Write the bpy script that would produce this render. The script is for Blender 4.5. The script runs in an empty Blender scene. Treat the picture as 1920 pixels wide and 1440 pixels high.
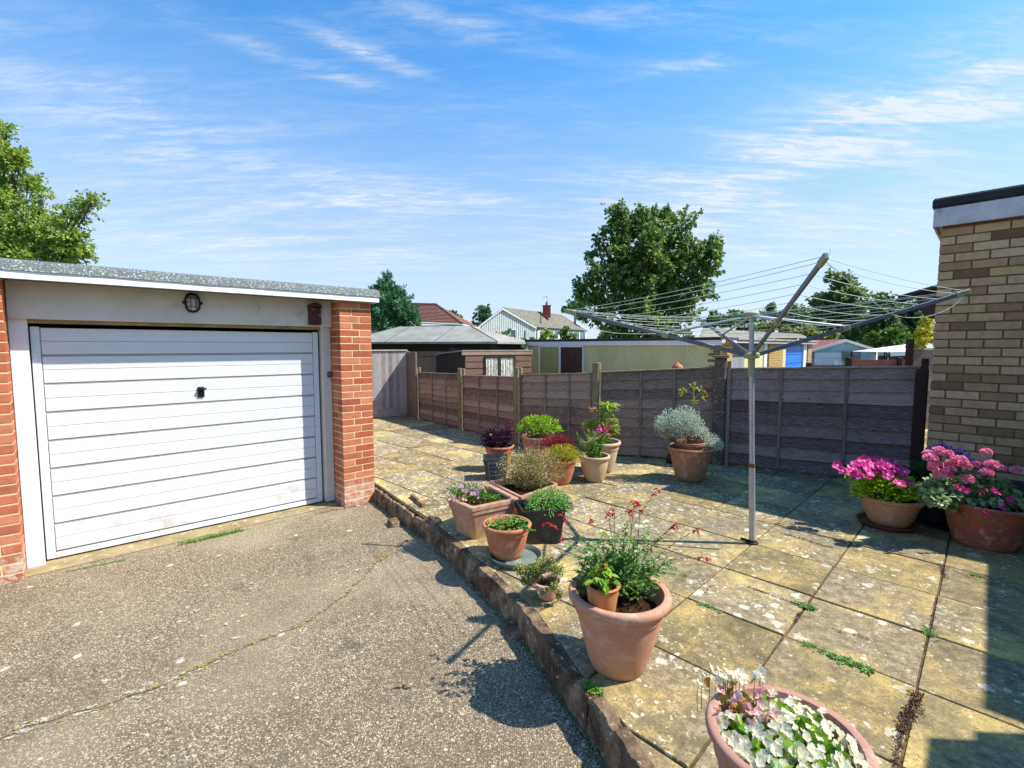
import bpy, math, random
from mathutils import Vector, Matrix, Quaternion, noise
R = random.Random(7)
C = bpy.context.scene.collection
sc = bpy.context.scene
# ---------------------------------------------------------------- camera, light, exposure
CAMH = 1.6; F = 910.0; PITCH = math.atan(70 / F)
cam = bpy.data.objects.new('camera', bpy.data.cameras.new('camera')); C.objects.link(cam)
cam.data.sensor_width = 36; cam.data.lens = F / 1920 * 36
cam.data.clip_start = 0.05; cam.data.clip_end = 3000
cam.location = (0, 0, CAMH); cam.rotation_euler = (math.pi / 2 - PITCH, 0, 0)
sc.camera = cam
SUN_AZ = math.radians(-4); SUN_EL = math.radians(49)
SV = Vector((math.cos(SUN_AZ) * math.cos(SUN_EL), math.sin(SUN_AZ) * math.cos(SUN_EL), math.sin(SUN_EL)))
sun = bpy.data.objects.new('sun', bpy.data.lights.new('sun', 'SUN')); C.objects.link(sun)
sun.data.energy = 3.9; sun.data.angle = math.radians(0.5); sun.data.color = (1.0, 0.94, 0.84)
sun.rotation_euler = SV.to_track_quat('Z', 'Y').to_euler()
sc.view_settings.view_transform = 'Standard'; sc.view_settings.look = 'None'
sc.view_settings.exposure = 1.0; sc.view_settings.gamma = 1
sc.view_settings.use_curve_mapping = False
SKY = 0.15
W = bpy.data.worlds.new('World'); sc.world = W; W.use_nodes = True
def world():
    nt = W.node_tree; nt.nodes.clear()
    def n(t, **k):
        x = nt.nodes.new(t)
        for a, b in k.items(): setattr(x, a, b)
        return x
    L = nt.links.new
    out = n('ShaderNodeOutputWorld'); bg = n('ShaderNodeBackground')
    sky = n('ShaderNodeTexSky', sky_type='NISHITA', sun_disc=False, sun_elevation=SUN_EL, sun_rotation=math.pi / 2 - SUN_AZ,
            air_density=1.0, dust_density=0.35, ozone_density=3.2, altitude=0)
    tc = n('ShaderNodeTexCoord'); sp = n('ShaderNodeSeparateXYZ'); L(tc.outputs['Generated'], sp.inputs[0])
    def math_(op, a, b=None, c=None, clamp=False):
        m = n('ShaderNodeMath', operation=op); m.use_clamp = clamp
        for i, v in enumerate((a, b, c)):
            if v is None: continue
            if isinstance(v, (int, float)): m.inputs[i].default_value = v
            else: L(v, m.inputs[i])
        return m.outputs[0]
    z = math_('MAXIMUM', sp.outputs[2], 0.0)
    den = math_('ADD', z, 0.12)
    u = math_('DIVIDE', sp.outputs[0], den); v = math_('DIVIDE', sp.outputs[1], den)
    cb = n('ShaderNodeCombineXYZ'); L(u, cb.inputs[0]); L(v, cb.inputs[1])
    def noise_(scale, sx, sy, rot, off, det, rough, dist):
        m = n('ShaderNodeMapping'); m.inputs['Rotation'].default_value = (0, 0, rot); m.inputs['Scale'].default_value = (sx, sy, 1)
        m.inputs['Location'].default_value = off
        L(cb.outputs[0], m.inputs[0])
        t = n('ShaderNodeTexNoise'); t.inputs['Scale'].default_value = scale; t.inputs['Detail'].default_value = det
        t.inputs['Roughness'].default_value = rough; t.inputs['Distortion'].default_value = dist
        L(m.outputs[0], t.inputs['Vector']); return t.outputs[0]
    def ramp(x, a, b):
        m = n('ShaderNodeMapRange', interpolation_type='SMOOTHSTEP'); L(x, m.inputs[0]); m.inputs[1].default_value = a; m.inputs[2].default_value = b
        return m.outputs[0]
    az = math_('ARCTAN2', sp.outputs[0], sp.outputs[1]); el = math_('ARCSINE', sp.outputs[2])
    def azel(px, py):
        x = (px - 960) / F; y = (720 - py) / F; c_, s_ = math.cos(PITCH), math.sin(PITCH); d = Vector((x, c_ + y * s_, -s_ + y * c_)).normalized()
        return math.atan2(d.x, d.y), math.asin(d.z)
    def bank(px, py, rx, ry, tilt, k):
        a0, e0 = azel(px, py); a1, e1 = azel(px + rx, py); a2, e2 = azel(px, py - ry); ra, re = abs(a1 - a0), abs(e2 - e0); t = math.radians(tilt)
        da = math_('SUBTRACT', az, a0); de = math_('SUBTRACT', el, e0)
        p = math_('ADD', math_('MULTIPLY', da, math.cos(t) / ra), math_('MULTIPLY', de, math.sin(t) / ra))
        q = math_('ADD', math_('MULTIPLY', da, -math.sin(t) / re), math_('MULTIPLY', de, math.cos(t) / re))
        d = math_('ADD', math_('MULTIPLY', p, p), math_('MULTIPLY', q, q))
        return math_('MULTIPLY', math_('EXPONENT', math_('MULTIPLY', d, -1.0)), k)
    m = 0.12
    for bk_ in ((200, 205, 330, 70, -4, .62), (760, 372, 400, 42, 2, .75), (1480, 300, 500, 85, 14, 1.0), (1780, 190, 280, 70, 4, .95), (705, 106, 95, 15, -9, .9),
               (600, 132, 170, 16, -6, .5), (480, 465, 430, 55, 0, .75), (1500, 430, 560, 70, 0, .9), (1300, 122, 160, 18, 0, .45), (900, 62, 170, 22, -8, .45), (1250, 20, 200, 22, -4, .4)):
        m = math_('ADD', bank(*bk_), m)
    wob = noise_(1.1, 1.0, 1.0, 0.0, (3.1, 5.7, 0), 4, 0.55, 0.6)
    streak = ramp(noise_(2.4, 0.55, 2.6, 0.12, (1.3, 0.4, 0), 10, 0.62, 0.5), 0.34, 0.66)
    rip = ramp(noise_(13.0, 0.5, 2.0, -0.45, (0, 2, 0), 6, 0.66, 0.7), 0.38, 0.66)
    c = math_('MULTIPLY', m, math_('ADD', math_('MULTIPLY', streak, 0.42), math_('MULTIPLY', rip, math_('ADD', math_('MULTIPLY', streak, 0.75), 0.12))))
    c = math_('MULTIPLY', c, math_('ADD', math_('MULTIPLY', wob, 1.2), 0.35))
    veil = math_('MULTIPLY', ramp(z, 0.60, 0.0), 0.62)
    c = math_('MINIMUM', c, 0.95)
    mx = n('ShaderNodeMix', data_type='RGBA'); L(c, mx.inputs['Factor'])
    hs = n('ShaderNodeHueSaturation'); L(math_('ADD', math_('MULTIPLY', ramp(z, 0.05, 0.6), 0.35), 0.92), hs.inputs['Saturation']); hs.inputs['Value'].default_value = 1.0
    L(sky.outputs[0], hs.inputs['Color'])
    tint = n('ShaderNodeMix', data_type='RGBA', blend_type='MULTIPLY'); tint.inputs['Factor'].default_value = 1; L(hs.outputs[0], tint.inputs['A']); tc2 = n('ShaderNodeMix', data_type='RGBA'); L(ramp(z, 0.02, 0.60), tc2.inputs['Factor']); tc2.inputs['A'].default_value = (0.66, 0.66, 0.76, 1); tc2.inputs['B'].default_value = (0.54, 0.90, 0.93, 1); L(tc2.outputs['Result'], tint.inputs['B'])
    vl = n('ShaderNodeMix', data_type='RGBA'); L(veil, vl.inputs['Factor']); L(tint.outputs['Result'], vl.inputs['A']); vl.inputs['B'].default_value = (1.85, 2.3, 2.95, 1)
    L(vl.outputs['Result'], mx.inputs['A']); mx.inputs['B'].default_value = (2.75, 3.0, 3.3, 1)
    L(mx.outputs['Result'], bg.inputs[0]); bg.inputs[1].default_value = SKY
    L(bg.outputs[0], out.inputs[0])
world()

# ---------------------------------------------------------------- survey helpers: a ray of the photo met with a plane or a depth
def ray(px, py):
    x = (px - 960) / F; y = -(py - 720) / F; c, s = math.cos(PITCH), math.sin(PITCH)
    return Vector((x, c + y * s, -s + y * c))
def g(px, py, z=0.0):
    r = ray(px, py); t = (z - CAMH) / r.z; return Vector((r.x * t, r.y * t, z))
def at(px, py, Y):
    r = ray(px, py); t = Y / r.y; return Vector((r.x * t, Y, CAMH + r.z * t))
def on_line(px, P, D, py=660):
    r = ray(px, py); k = r.x / r.y
    return (k * P[1] - P[0]) / (D[0] - k * D[1])

# ---------------------------------------------------------------- mesh builder
base = {}
class MB:
    def __init__(s): s.v = []; s.f = []; s.r = []
    def face(s, pts, rnd=None):
        i = len(s.v); s.v += [Vector(p) for p in pts]; s.f.append(tuple(range(i, i + len(pts)))); s.r.append(R.random() if rnd is None else rnd)
    def raw(s, vs, fs, rnd=None):
        i = len(s.v); s.v += [Vector(p) for p in vs]; q = R.random() if rnd is None else rnd
        for f in fs: s.f.append(tuple(a + i for a in f)); s.r.append(q)
    def obox(s, o, ax, ay, az, rnd=None):      # o = corner, three edge vectors
        o, ax, ay, az = map(Vector, (o, ax, ay, az))
        vs = [o, o + ax, o + ax + ay, o + ay]; vs += [p + az for p in vs]
        fs = [(3, 2, 1, 0), (4, 5, 6, 7), (0, 1, 5, 4), (1, 2, 6, 5), (2, 3, 7, 6), (3, 0, 4, 7)]
        if ax.cross(ay).dot(az) < 0: fs = [tuple(reversed(f)) for f in fs]
        s.raw(vs, fs, rnd)
    def box(s, x0, y0, z0, x1, y1, z1, rnd=None): s.obox((x0, y0, z0), (x1 - x0, 0, 0), (0, y1 - y0, 0), (0, 0, z1 - z0), rnd)
    def bbox(s, o, ax, ay, az, b=0.006, rnd=None):     # box with chamfered edges
        o, ax, ay, az = map(Vector, (o, ax, ay, az)); c = o + (ax + ay + az) / 2
        u, v, w = ax.normalized(), ay.normalized(), az.normalized(); X, Y, Z = ax.length / 2, ay.length / 2, az.length / 2
        if u.cross(v).dot(w) < 0: u = -u
        vs = []; idx = {}
        for i in (-1, 1):
            for j in (-1, 1):
                for k in (-1, 1):
                    for a in range(3):
                        d = [X - b, Y - b, Z - b]; d[a] += b
                        idx[(i, j, k, a)] = len(vs); vs.append(c + u * i * d[0] + v * j * d[1] + w * k * d[2])
        fs = []
        def sgn(a, si, p, q):
            t = [0, 0, 0]; t[a] = si; t[(a + 1) % 3] = p; t[(a + 2) % 3] = q; return tuple(t)
        for a in range(3):
            for si in (-1, 1):
                f = [idx[sgn(a, si, p, q) + (a,)] for p, q in ((-1, -1), (1, -1), (1, 1), (-1, 1))]
                fs.append(tuple(f if si > 0 else reversed(f)))
        for a in range(3):
            b1, b2 = (a + 1) % 3, (a + 2) % 3
            for p in (-1, 1):
                for q in (-1, 1):
                    lo = sgn(a, -1, p, q); hi = sgn(a, 1, p, q)
                    f = [idx[lo + (b1,)], idx[hi + (b1,)], idx[hi + (b2,)], idx[lo + (b2,)]]
                    n = (vs[f[1]] - vs[f[0]]).cross(vs[f[3]] - vs[f[0]]); m = (vs[f[0]] + vs[f[2]]) / 2 - c
                    fs.append(tuple(f if n.dot(m) > 0 else reversed(f)))
        for i in (-1, 1):
            for j in (-1, 1):
                for k in (-1, 1):
                    f = [idx[(i, j, k, a)] for a in range(3)]
                    n = (vs[f[1]] - vs[f[0]]).cross(vs[f[2]] - vs[f[0]])
                    fs.append(tuple(f if n.dot(vs[f[0]] - c) > 0 else reversed(f)))
        s.raw(vs, fs, rnd)
    def tube(s, pts, r, n=6, rnd=None, cap=True):
        pts = [Vector(p) for p in pts]; rs = r if isinstance(r, (list, tuple)) else [r] * len(pts)
        vs = []; fs = []; prev = None
        for i, p in enumerate(pts):
            d = (pts[min(i + 1, len(pts) - 1)] - pts[max(i - 1, 0)]).normalized()
            if prev is None: a = d.orthogonal().normalized()
            else:
                a = prev - d * prev.dot(d); a = a.normalized() if a.length > 1e-6 else d.orthogonal().normalized()
            prev = a; b = d.cross(a)
            for k in range(n):
                t = 2 * math.pi * k / n; vs.append(p + (a * math.cos(t) + b * math.sin(t)) * rs[i])
        for i in range(len(pts) - 1):
            for k in range(n):
                fs.append((i * n + k, i * n + (k + 1) % n, (i + 1) * n + (k + 1) % n, (i + 1) * n + k))
        if cap: fs.append(tuple(reversed(range(n)))); fs.append(tuple(range((len(pts) - 1) * n, len(pts) * n)))
        s.raw(vs, fs, rnd)
    def lathe(s, c, prof, n=48, rnd=None, wob=0.0):
        c = Vector(c); vs = []; fs = []
        for (r, z) in prof:
            for k in range(n):
                t = 2 * math.pi * k / n; q = r * (1 + wob * math.sin(2 * t + 1)); vs.append(c + Vector((q * math.cos(t), q * math.sin(t), z)))
        for i in range(len(prof) - 1):
            for k in range(n):
                fs.append((i * n + k, i * n + (k + 1) % n, (i + 1) * n + (k + 1) % n, (i + 1) * n + k))
        s.raw(vs, fs, rnd)
    def loft(s, rings, rnd=None, cap=False):
        n = len(rings[0]); vs = [p for r in rings for p in r]; fs = []
        for i in range(len(rings) - 1):
            for k in range(n): fs.append((i * n + k, i * n + (k + 1) % n, (i + 1) * n + (k + 1) % n, (i + 1) * n + k))
        if cap: fs.append(tuple(range((len(rings) - 1) * n, len(rings) * n)))
        s.raw(vs, fs, rnd)
    def leaf(s, p, d, up, L, Wd, fold=0.25, rnd=None, droop=0.0):
        p = Vector(p); d = Vector(d).normalized(); side = d.cross(Vector(up))
        side = side.normalized() if side.length > 1e-4 else d.orthogonal().normalized()
        nrm = side.cross(d); q = R.random() if rnd is None else rnd
        dr = Vector((0, 0, -droop * L))
        b = p; t = p + d * L + dr
        l1 = p + d * L * .32 + side * Wd * .5 + nrm * fold * Wd; r1 = p + d * L * .32 - side * Wd * .5 + nrm * fold * Wd
        l2 = p + d * L * .68 + side * Wd * .38 + nrm * fold * Wd * .8 + dr * .4; r2 = p + d * L * .68 - side * Wd * .38 + nrm * fold * Wd * .8 + dr * .4
        m = p + d * L * .5 + dr * .2
        s.raw([b, r1, r2, t, l2, l1, m], [(0, 1, 2, 6), (6, 2, 3), (0, 6, 4, 5), (6, 3, 4)], q)
    def petal(s, p, d, up, L, Wd, rnd=None):
        p = Vector(p); d = Vector(d).normalized(); side = d.cross(Vector(up)); side = side.normalized() if side.length > 1e-4 else d.orthogonal().normalized(); nr = side.cross(d)
        P = [p + d * L * a + side * Wd * b + nr * L * c for a, b, c in ((.0, 0, 0), (.22, -.24, .04), (.52, -.48, .10), (.84, -.36, .10), (1.0, 0, .02), (.84, .36, .10), (.52, .48, .10), (.22, .24, .04), (.55, 0, -.02))]
        s.raw(P, [(8, 0, 1, 2), (8, 2, 3), (8, 3, 4), (8, 4, 5), (8, 5, 6), (8, 6, 7, 0)], rnd)
    def leafq(s, p, d, up, L, Wd, rnd=None):
        p = Vector(p); d = Vector(d).normalized(); side = d.cross(Vector(up))
        side = side.normalized() if side.length > 1e-4 else d.orthogonal().normalized()
        s.raw([p, p + d * L * .5 - side * Wd * .5, p + d * L, p + d * L * .5 + side * Wd * .5], [(0, 1, 2, 3)], rnd)
    def build(s, name, mat, parent=None, smooth=None, loc=None, label=None):
        me = bpy.data.meshes.new(name)
        off = base[parent.name] if parent is not None else (Vector(loc) if loc is not None else Vector((0, 0, 0)))
        me.from_pydata([tuple(v - off) for v in s.v], [], s.f)
        a = me.attributes.new('rnd', 'FLOAT', 'FACE'); a.data.foreach_set('value', s.r)
        me.materials.append(mat)
        o = bpy.data.objects.new(name, me); C.objects.link(o)
        if smooth is not None:
            me.polygons.foreach_set('use_smooth', [True] * len(me.polygons)); me.set_sharp_from_angle(angle=math.radians(smooth))
        if parent is not None: o.parent = parent
        else: o.location = off
        base[o.name] = off
        if label: o['label'] = label
        me.update(); return o
def tag(o, label, cat, group=None):
    o['label'] = label; o['category'] = cat
    if group: o['group'] = group
    return o
def thing(name, label, cat, loc=(0, 0, 0), group=None):
    o = bpy.data.objects.new(name, None); C.objects.link(o); o.location = loc; o.empty_display_size = 0.1
    base[o.name] = Vector(loc); return tag(o, label, cat, group)
def struct(mb, name, mat, **k):
    o = mb.build(name, mat, **k); o['kind'] = 'structure'; return o

# ---------------------------------------------------------------- materials
def lin(c):
    if isinstance(c, str):
        c = [int(c[i:i + 2], 16) / 255 for i in (0, 2, 4)]
        c = [x / 12.92 if x <= .04045 else ((x + .055) / 1.055) ** 2.4 for x in c]
    return (c[0], c[1], c[2], 1)
class NT:
    def __init__(s, name):
        s.m = bpy.data.materials.new(name); s.m.use_nodes = True; s.t = s.m.node_tree; s.t.nodes.clear()
        s.out = s.n('ShaderNodeOutputMaterial'); s.tc = s.n('ShaderNodeTexCoord'); s.co = s.tc.outputs['Object']
    def n(s, t, **k):
        x = s.t.nodes.new(t)
        for a, b in k.items(): setattr(x, a, b)
        return x
    def L(s, a, b):
        if isinstance(a, (int, float)): b.default_value = a
        elif isinstance(a, tuple): b.default_value = a
        else: s.t.links.new(a, b)
    def math(s, op, a, b=0.0, clamp=False):
        m = s.n('ShaderNodeMath', operation=op); m.use_clamp = clamp; s.L(a, m.inputs[0]); s.L(b, m.inputs[1]); return m.outputs[0]
    def map(s, scale=(1, 1, 1), rot=(0, 0, 0), loc=(0, 0, 0), src=None):
        m = s.n('ShaderNodeMapping'); s.L(src or s.co, m.inputs[0]); m.inputs['Scale'].default_value = scale; m.inputs['Rotation'].default_value = rot
        m.inputs['Location'].default_value = loc; return m.outputs[0]
    def noise(s, scale, det=4, rough=.55, vec=None, dist=0, col=False):
        t = s.n('ShaderNodeTexNoise'); s.L(vec or s.co, t.inputs['Vector']); t.inputs['Scale'].default_value = scale
        t.inputs['Detail'].default_value = det; t.inputs['Roughness'].default_value = rough; t.inputs['Distortion'].default_value = dist
        return t.outputs[1 if col else 0]
    def vor(s, scale, vec=None, feat='F1', out='Distance', rnd=1.0):
        t = s.n('ShaderNodeTexVoronoi', feature=feat); s.L(vec or s.co, t.inputs['Vector']); t.inputs['Scale'].default_value = scale
        t.inputs['Randomness'].default_value = rnd; return t.outputs[out]
    def rng(s, x, a, b, c=0.0, d=1.0, smooth=True):
        m = s.n('ShaderNodeMapRange', interpolation_type='SMOOTHSTEP' if smooth else 'LINEAR'); s.L(x, m.inputs[0])
        for i, v in enumerate((a, b, c, d)): s.L(v, m.inputs[i + 1])
        return m.outputs[0]
    def mix(s, f, a, b, blend='MIX'):
        m = s.n('ShaderNodeMix', data_type='RGBA', blend_type=blend); s.L(f, m.inputs['Factor']); s.L(a, m.inputs['A']); s.L(b, m.inputs['B']); return m.outputs['Result']
    def ramp(s, x, stops):
        m = s.n('ShaderNodeValToRGB'); s.L(x, m.inputs[0]); e = m.color_ramp.elements
        while len(e) < len(stops): e.new(0.5)
        for i, (p, c) in enumerate(stops): e[i].position = p; e[i].color = lin(c)
        return m.outputs[0]
    def sep(s, x):
        m = s.n('ShaderNodeSeparateXYZ'); s.L(x, m.inputs[0]); return m.outputs
    def attr(s): return s.n('ShaderNodeAttribute', attribute_name='rnd').outputs['Fac']
    def bump(s, h, strength=.3, dist=.01):
        b = s.n('ShaderNodeBump'); s.L(h, b.inputs['Height']); b.inputs['Strength'].default_value = strength; b.inputs['Distance'].default_value = dist; return b.outputs[0]
    def surf(s, col, rough=.7, normal=None, metal=0.0, spec=.3, trans=0.0, coat=0.0):
        p = s.n('ShaderNodeBsdfPrincipled'); s.L(col, p.inputs['Base Color']); s.L(rough, p.inputs['Roughness']); p.inputs['Metallic'].default_value = metal
        p.inputs['Specular IOR Level'].default_value = spec; p.inputs['Coat Weight'].default_value = coat
        if normal is not None: s.L(normal, p.inputs['Normal'])
        if trans:
            t = s.n('ShaderNodeBsdfTranslucent'); s.L(col, t.inputs[0]); m = s.n('ShaderNodeMixShader'); m.inputs[0].default_value = trans
            s.L(p.outputs[0], m.inputs[1]); s.L(t.outputs[0], m.inputs[2]); s.L(m.outputs[0], s.out.inputs[0])
        else: s.L(p.outputs[0], s.out.inputs[0])
        return s.m
def M(name, c1, c2=None, scale=6, stretch=(1, 1, 1), rot=(0, 0, 0), rough=.7, bump=.25, bdist=.004, bscale=40, rnd=0.0, metal=0, spec=.3, dirt=None, det=5):
    t = NT(name); v = t.map(stretch, rot)
    nz = t.noise(scale, det, .6, v)
    col = t.mix(t.rng(nz, .35, .65), lin(c1), lin(c2 or c1))
    if dirt:
        dc, ds, a, b = dirt
        col = t.mix(t.rng(t.noise(ds, 6, .65), a, b), col, lin(dc))
    if rnd:
        k = t.rng(t.attr(), 0, 1, 1 - rnd, 1 + rnd, False)
        cc = t.n('ShaderNodeCombineXYZ')
        for i in range(3): t.L(k, cc.inputs[i])
        col = t.mix(1.0, col, cc.outputs[0], 'MULTIPLY')
    nm = t.bump(t.noise(bscale, 5, .6, v), bump, bdist) if bump else None
    return t.surf(col, rough, nm, metal, spec)
def leafmat(name, stops, trans=.3, rough=.5, spec=.35):
    t = NT(name)
    a = t.math('ADD', t.math('MULTIPLY', t.attr(), .8), t.math('MULTIPLY', t.noise(3, 2), .2))
    return t.surf(t.ramp(a, stops), rough, None, 0, spec, trans)

# terracotta, plastics, paint
def potmat(name, c1, c2, stain=None, rough=.75, glossy=.25):
    t = NT(name); col = t.mix(t.rng(t.noise(7, 6, .6), .3, .7), lin(c1), lin(c2))
    z = t.sep(t.co)[2]
    if stain:   # lime and algae marks worn round the foot of the pot
        k = t.math('MULTIPLY', t.rng(t.math('ADD', z, t.math('MULTIPLY', t.noise(9, 5), .30)), .34, .12), .75)
        col = t.mix(k, col, lin(stain))
    col = t.mix(t.rng(t.noise(11, 8, .75), .50, .70, 0, .5), col, lin('d6c4ae'))
    col = t.mix(t.rng(t.noise(5, 6, .7, t.map((1, 1, .45), loc=(3, 1, 2))), .5, .68, 0, .45), col, t.mix(.5, col, lin('7a5a40')))
    nm = t.bump(t.noise(90, 4, .6), .12, .003)
    return t.surf(col, rough, nm, 0, glossy)
M_POT_A = potmat('terracotta_pink', 'c08f74', 'b88268', 'a98a5c')
M_POT_B = potmat('terracotta_dusty', 'b08372', 'a77a69')
M_POT_C = potmat('terracotta_orange', 'b87555', 'ad6c4d')
M_POT_BEIGE = potmat('beige_clay', 'c6ab8c', 'bb9f82', 'b49d72')
M_POT_BROWN = potmat('brown_red_clay', '9a5a48', '8f5040')
M_POT_TAN = potmat('tan_planter', 'b48a72', 'aa8069', 'b59a68')
M_POT_SMALL = potmat('raw_terracotta', 'bd7c50', 'b27048', 'b88850')
M_POT_DUSK = potmat('dull_terracotta', 'a77a5e', '9d7055', '8a7450')
M_PINKPOT = M('pale_pink_plastic', 'd3a69c', 'c99a90', rough=.4, bump=.05, spec=.4)
M_BLACKP = M('black_plastic', '1b1e22', '24282c', rough=.35, bump=.08, spec=.5, dirt=('4a4a44', 9, .6, .8))
M_GREYP = M('slate_plastic', '30383c', '3a4246', rough=.4, bump=.06, spec=.45, dirt=('55554c', 9, .6, .8))
M_SAUCER = M('green_grey_saucer', '66736c', '74817a', rough=.5, bump=.05, dirt=('a8a898', 8, .55, .75))
M_SAUC_BR = M('brown_saucer', '6a3a2c', '75412f', rough=.5, bump=.05)
M_SOIL = M('potting_soil', '2a1a12', '45301f', scale=40, rough=.95, bump=1.0, bdist=.02, bscale=60, spec=.1, dirt=('6a5238', 70, .6, .68))
M_WHITE = M('white_paint', 'e4e4e6', 'dadbe0', scale=3, rough=.45, bump=.05, dirt=('b9b3a6', 4, .62, .85))
M_WHITE2 = M('weathered_white_board', 'd2ccc4', 'c6bfb6', scale=2.5, rough=.6, bump=.1, dirt=('9a8f80', 3, .55, .85))
M_FASCIA = M('white_plastic_fascia', 'ececec', 'e6e6e8', scale=3, rough=.35, bump=.02)
M_OLDWHITE = M('stained_white_fascia', 'cfcdd0', 'bdbac0', scale=5, rough=.6, bump=.1, dirt=('8e8a8c', 6, .55, .75))
M_FELT = M('green_mineral_felt', '6e7472', '565c5b', scale=110, rough=.95, bump=.8, bdist=.006, bscale=220, dirt=('b4bab6', 75, .54, .62), det=3)
M_FELTD = M('dark_felt', '33353a', '2a2c31', rough=.85, bump=.3)
M_FELTG = M('grey_felt', '98968d', '86847b', scale=2, rough=.9, bump=.3)
M_MORTAR = M('sand_mortar', 'd8c090', 'ccb284', scale=20, rough=.95, bump=.5)
M_MORTARD = M('grey_mortar', '7c6a52', '6c5c47', scale=20, rough=.95, bump=.5)
def brickmat(name, stops, eff=None):
    t = NT(name); col = t.ramp(t.attr(), stops)
    col = t.mix(t.rng(t.noise(14, 6, .65), .4, .75, 0, .55), col, t.mix(.5, col, lin('3a2a20')))
    if eff:
        z = t.sep(t.co)[2]
        k = t.math('MULTIPLY', t.rng(z, .36, .12), t.rng(t.noise(12, 6, .7), .42, .6))
        col = t.mix(k, col, lin(eff))
    col = t.mix(t.rng(t.noise(45, 4, .6), .66, .74, 0, .5), col, lin('d0b8a0'))
    return t.surf(col, .9, t.bump(t.noise(60, 6, .65), .5, .006), 0, .15)
M_BRICKR = brickmat('red_brick', [(0, 'a8583c'), (.4, 'ba7052'), (.7, 'c47e5e'), (1, '9c5440')], 'c0ab98')
M_BRICKB = brickmat('buff_brick', [(0, '745a44'), (.07, '86684c'), (.22, 'b08c68'), (.5, 'c6a27c'), (.8, 'd4b28e'), (1, 'c0a472')])
M_JOINT = M('joint_dirt', '4a3e2a', '6c5a3c', scale=14, rough=1, bump=.6, dirt=('4c5a26', 7, .6, .7))
M_METAL = M('dull_aluminium', 'b4b4b8', 'a4a4aa', scale=8, rough=.4, bump=.05, metal=.45, spec=.5, dirt=('6e6a60', 12, .6, .75))
M_METALD = M('weathered_arm_metal', '74747a', '66666c', scale=8, rough=.5, bump=.05, metal=.6, spec=.5, dirt=('605c50', 12, .55, .7))
M_HUBP = M('yellowed_plastic', '9c9c78', '8c8c6a', rough=.5, bump=.05)
M_LINE = M('pvc_line', 'cdd8cc', 'c2cec0', rough=.35, bump=0)
M_BLACK = M('black_metal', '141416', '1c1c1e', rough=.4, bump=.05)
M_GLASS = M('lamp_glass', '8f9090', 'a2a3a0', rough=.15, bump=.1, spec=.6)
M_STEEL = M('lock_steel', 'b0b0b2', 'a0a0a4', rough=.3, metal=.9, bump=0)
M_REDBOX = M('rusted_red_box', '3c1512', '4c1c17', scale=10, rough=.5, bump=.2, dirt=('a08c80', 18, .6, .68))
def woodmat(name, stops, stretch, rough=.9, rnd=.24):
    t = NT(name); v = t.map(stretch)
    col = t.ramp(t.math('ADD', t.math('MULTIPLY', t.noise(5, 7, .7, v, .3), 1 - rnd), t.math('MULTIPLY', t.attr(), rnd)), stops)
    col = t.mix(t.rng(t.noise(2.2, 5, .6), .5, .75, 0, .5), col, t.mix(.6, col, lin('16110f')))
    kn = t.vor(5.5, t.map((1, 1, 1.7)))
    col = t.mix(t.rng(kn, .09, .05, 0, .8), col, lin('120d0b'))
    return t.surf(col, rough, t.bump(t.noise(9, 7, .7, v), .6, .006), 0, .12)
M_LAP = woodmat('lap_fence_wood', [(0.22, '342a24'), (.40, '6e5f54'), (.54, '968476'), (.75, 'bcaa98')], (2.5, 2.5, 22))
M_LAPD = woodmat('dark_and_shade_toned_lap_wood', [(0.22, '322a28'), (.40, '6a5c58'), (.54, '8e7e78'), (.75, 'b4a298')], (2.5, 2.5, 22))  # end panel's shade is put into this colour; the far dark fence shares it
M_BATTEN = woodmat('batten_wood', [(0.2, '4c4038'), (.5, '84756a'), (.8, 'a09184')], (12, 12, 1.5))
M_BOARD = woodmat('silver_board_wood', [(0.2, '6c6664'), (.45, 'a09a96'), (.8, 'c4beb8')], (16, 16, 1.2), rnd=.35)
M_SHED = woodmat('brown_shed_wood', [(0.2, '4a3830'), (.45, '7e6658'), (.6, '96806f'), (.8, 'b09c8c')], (3, 3, 22), rnd=.3)
M_DARKW = M('dark_brown_wood', '3a2a24', '2c201c', scale=5, stretch=(1, 1, 8), rough=.8, bump=.3)
M_POSTC = M('concrete_post', '8d8068', '7a6e58', scale=12, rough=.95, bump=.6, bdist=.008, dirt=('b6ab8c', 20, .58, .7))
M_POSTW = M('mottled_post', '5c4e46', '6e6058', scale=9, rough=.95, bump=.8, bdist=.01, dirt=('a89a84', 30, .56, .64))
M_GRAVB = M('gravel_board', 'b4ad9c', 'a39c8a', scale=9, rough=.9, bump=.4)
M_RENDER = M('cream_render', 'cdc596', 'c0b886', scale=2, stretch=(1, 1, .4), rough=.9, bump=.3, dirt=('9a946e', 2.2, .58, .85))
M_DOORBR = M('brown_door', '5a382e', '4a2c24', scale=4, stretch=(8, 8, 1), rough=.7, bump=.1)
M_YELP = M('yellow_blind', 'a9a56a', 'a09c60', scale=3, stretch=(9, 9, 1), rough=.8, bump=0)
M_YBRICK = M('yellow_brick', 'b99a62', 'a98a54', scale=14, stretch=(1, 1, 3), rough=.9, bump=.5)
M_BLUE = M('blue_door_paint', '1f6fd0', '2478d8', scale=3, rough=.45, bump=.05)
M_GREYD = M('grey_door_paint', '8c9092', '7c8082', scale=3, rough=.5, bump=.05)
M_DKGREY = M('dark_grey_paint', '45454a', '505056', rough=.6, bump=.05)
M_PALEB = M('pale_blue_boards', 'a8bcc4', '9db0b8', scale=3, rough=.7, bump=.1)
M_WCLAD = M('white_cladding', 'd6d8d4', 'cacdc9', scale=3, rough=.6, bump=.1)
M_GREYCL = M('grey_cladding', '8e918e', '868986', rough=.7, bump=0)  # even grey for the clad house backing and the tiled house wall
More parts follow.
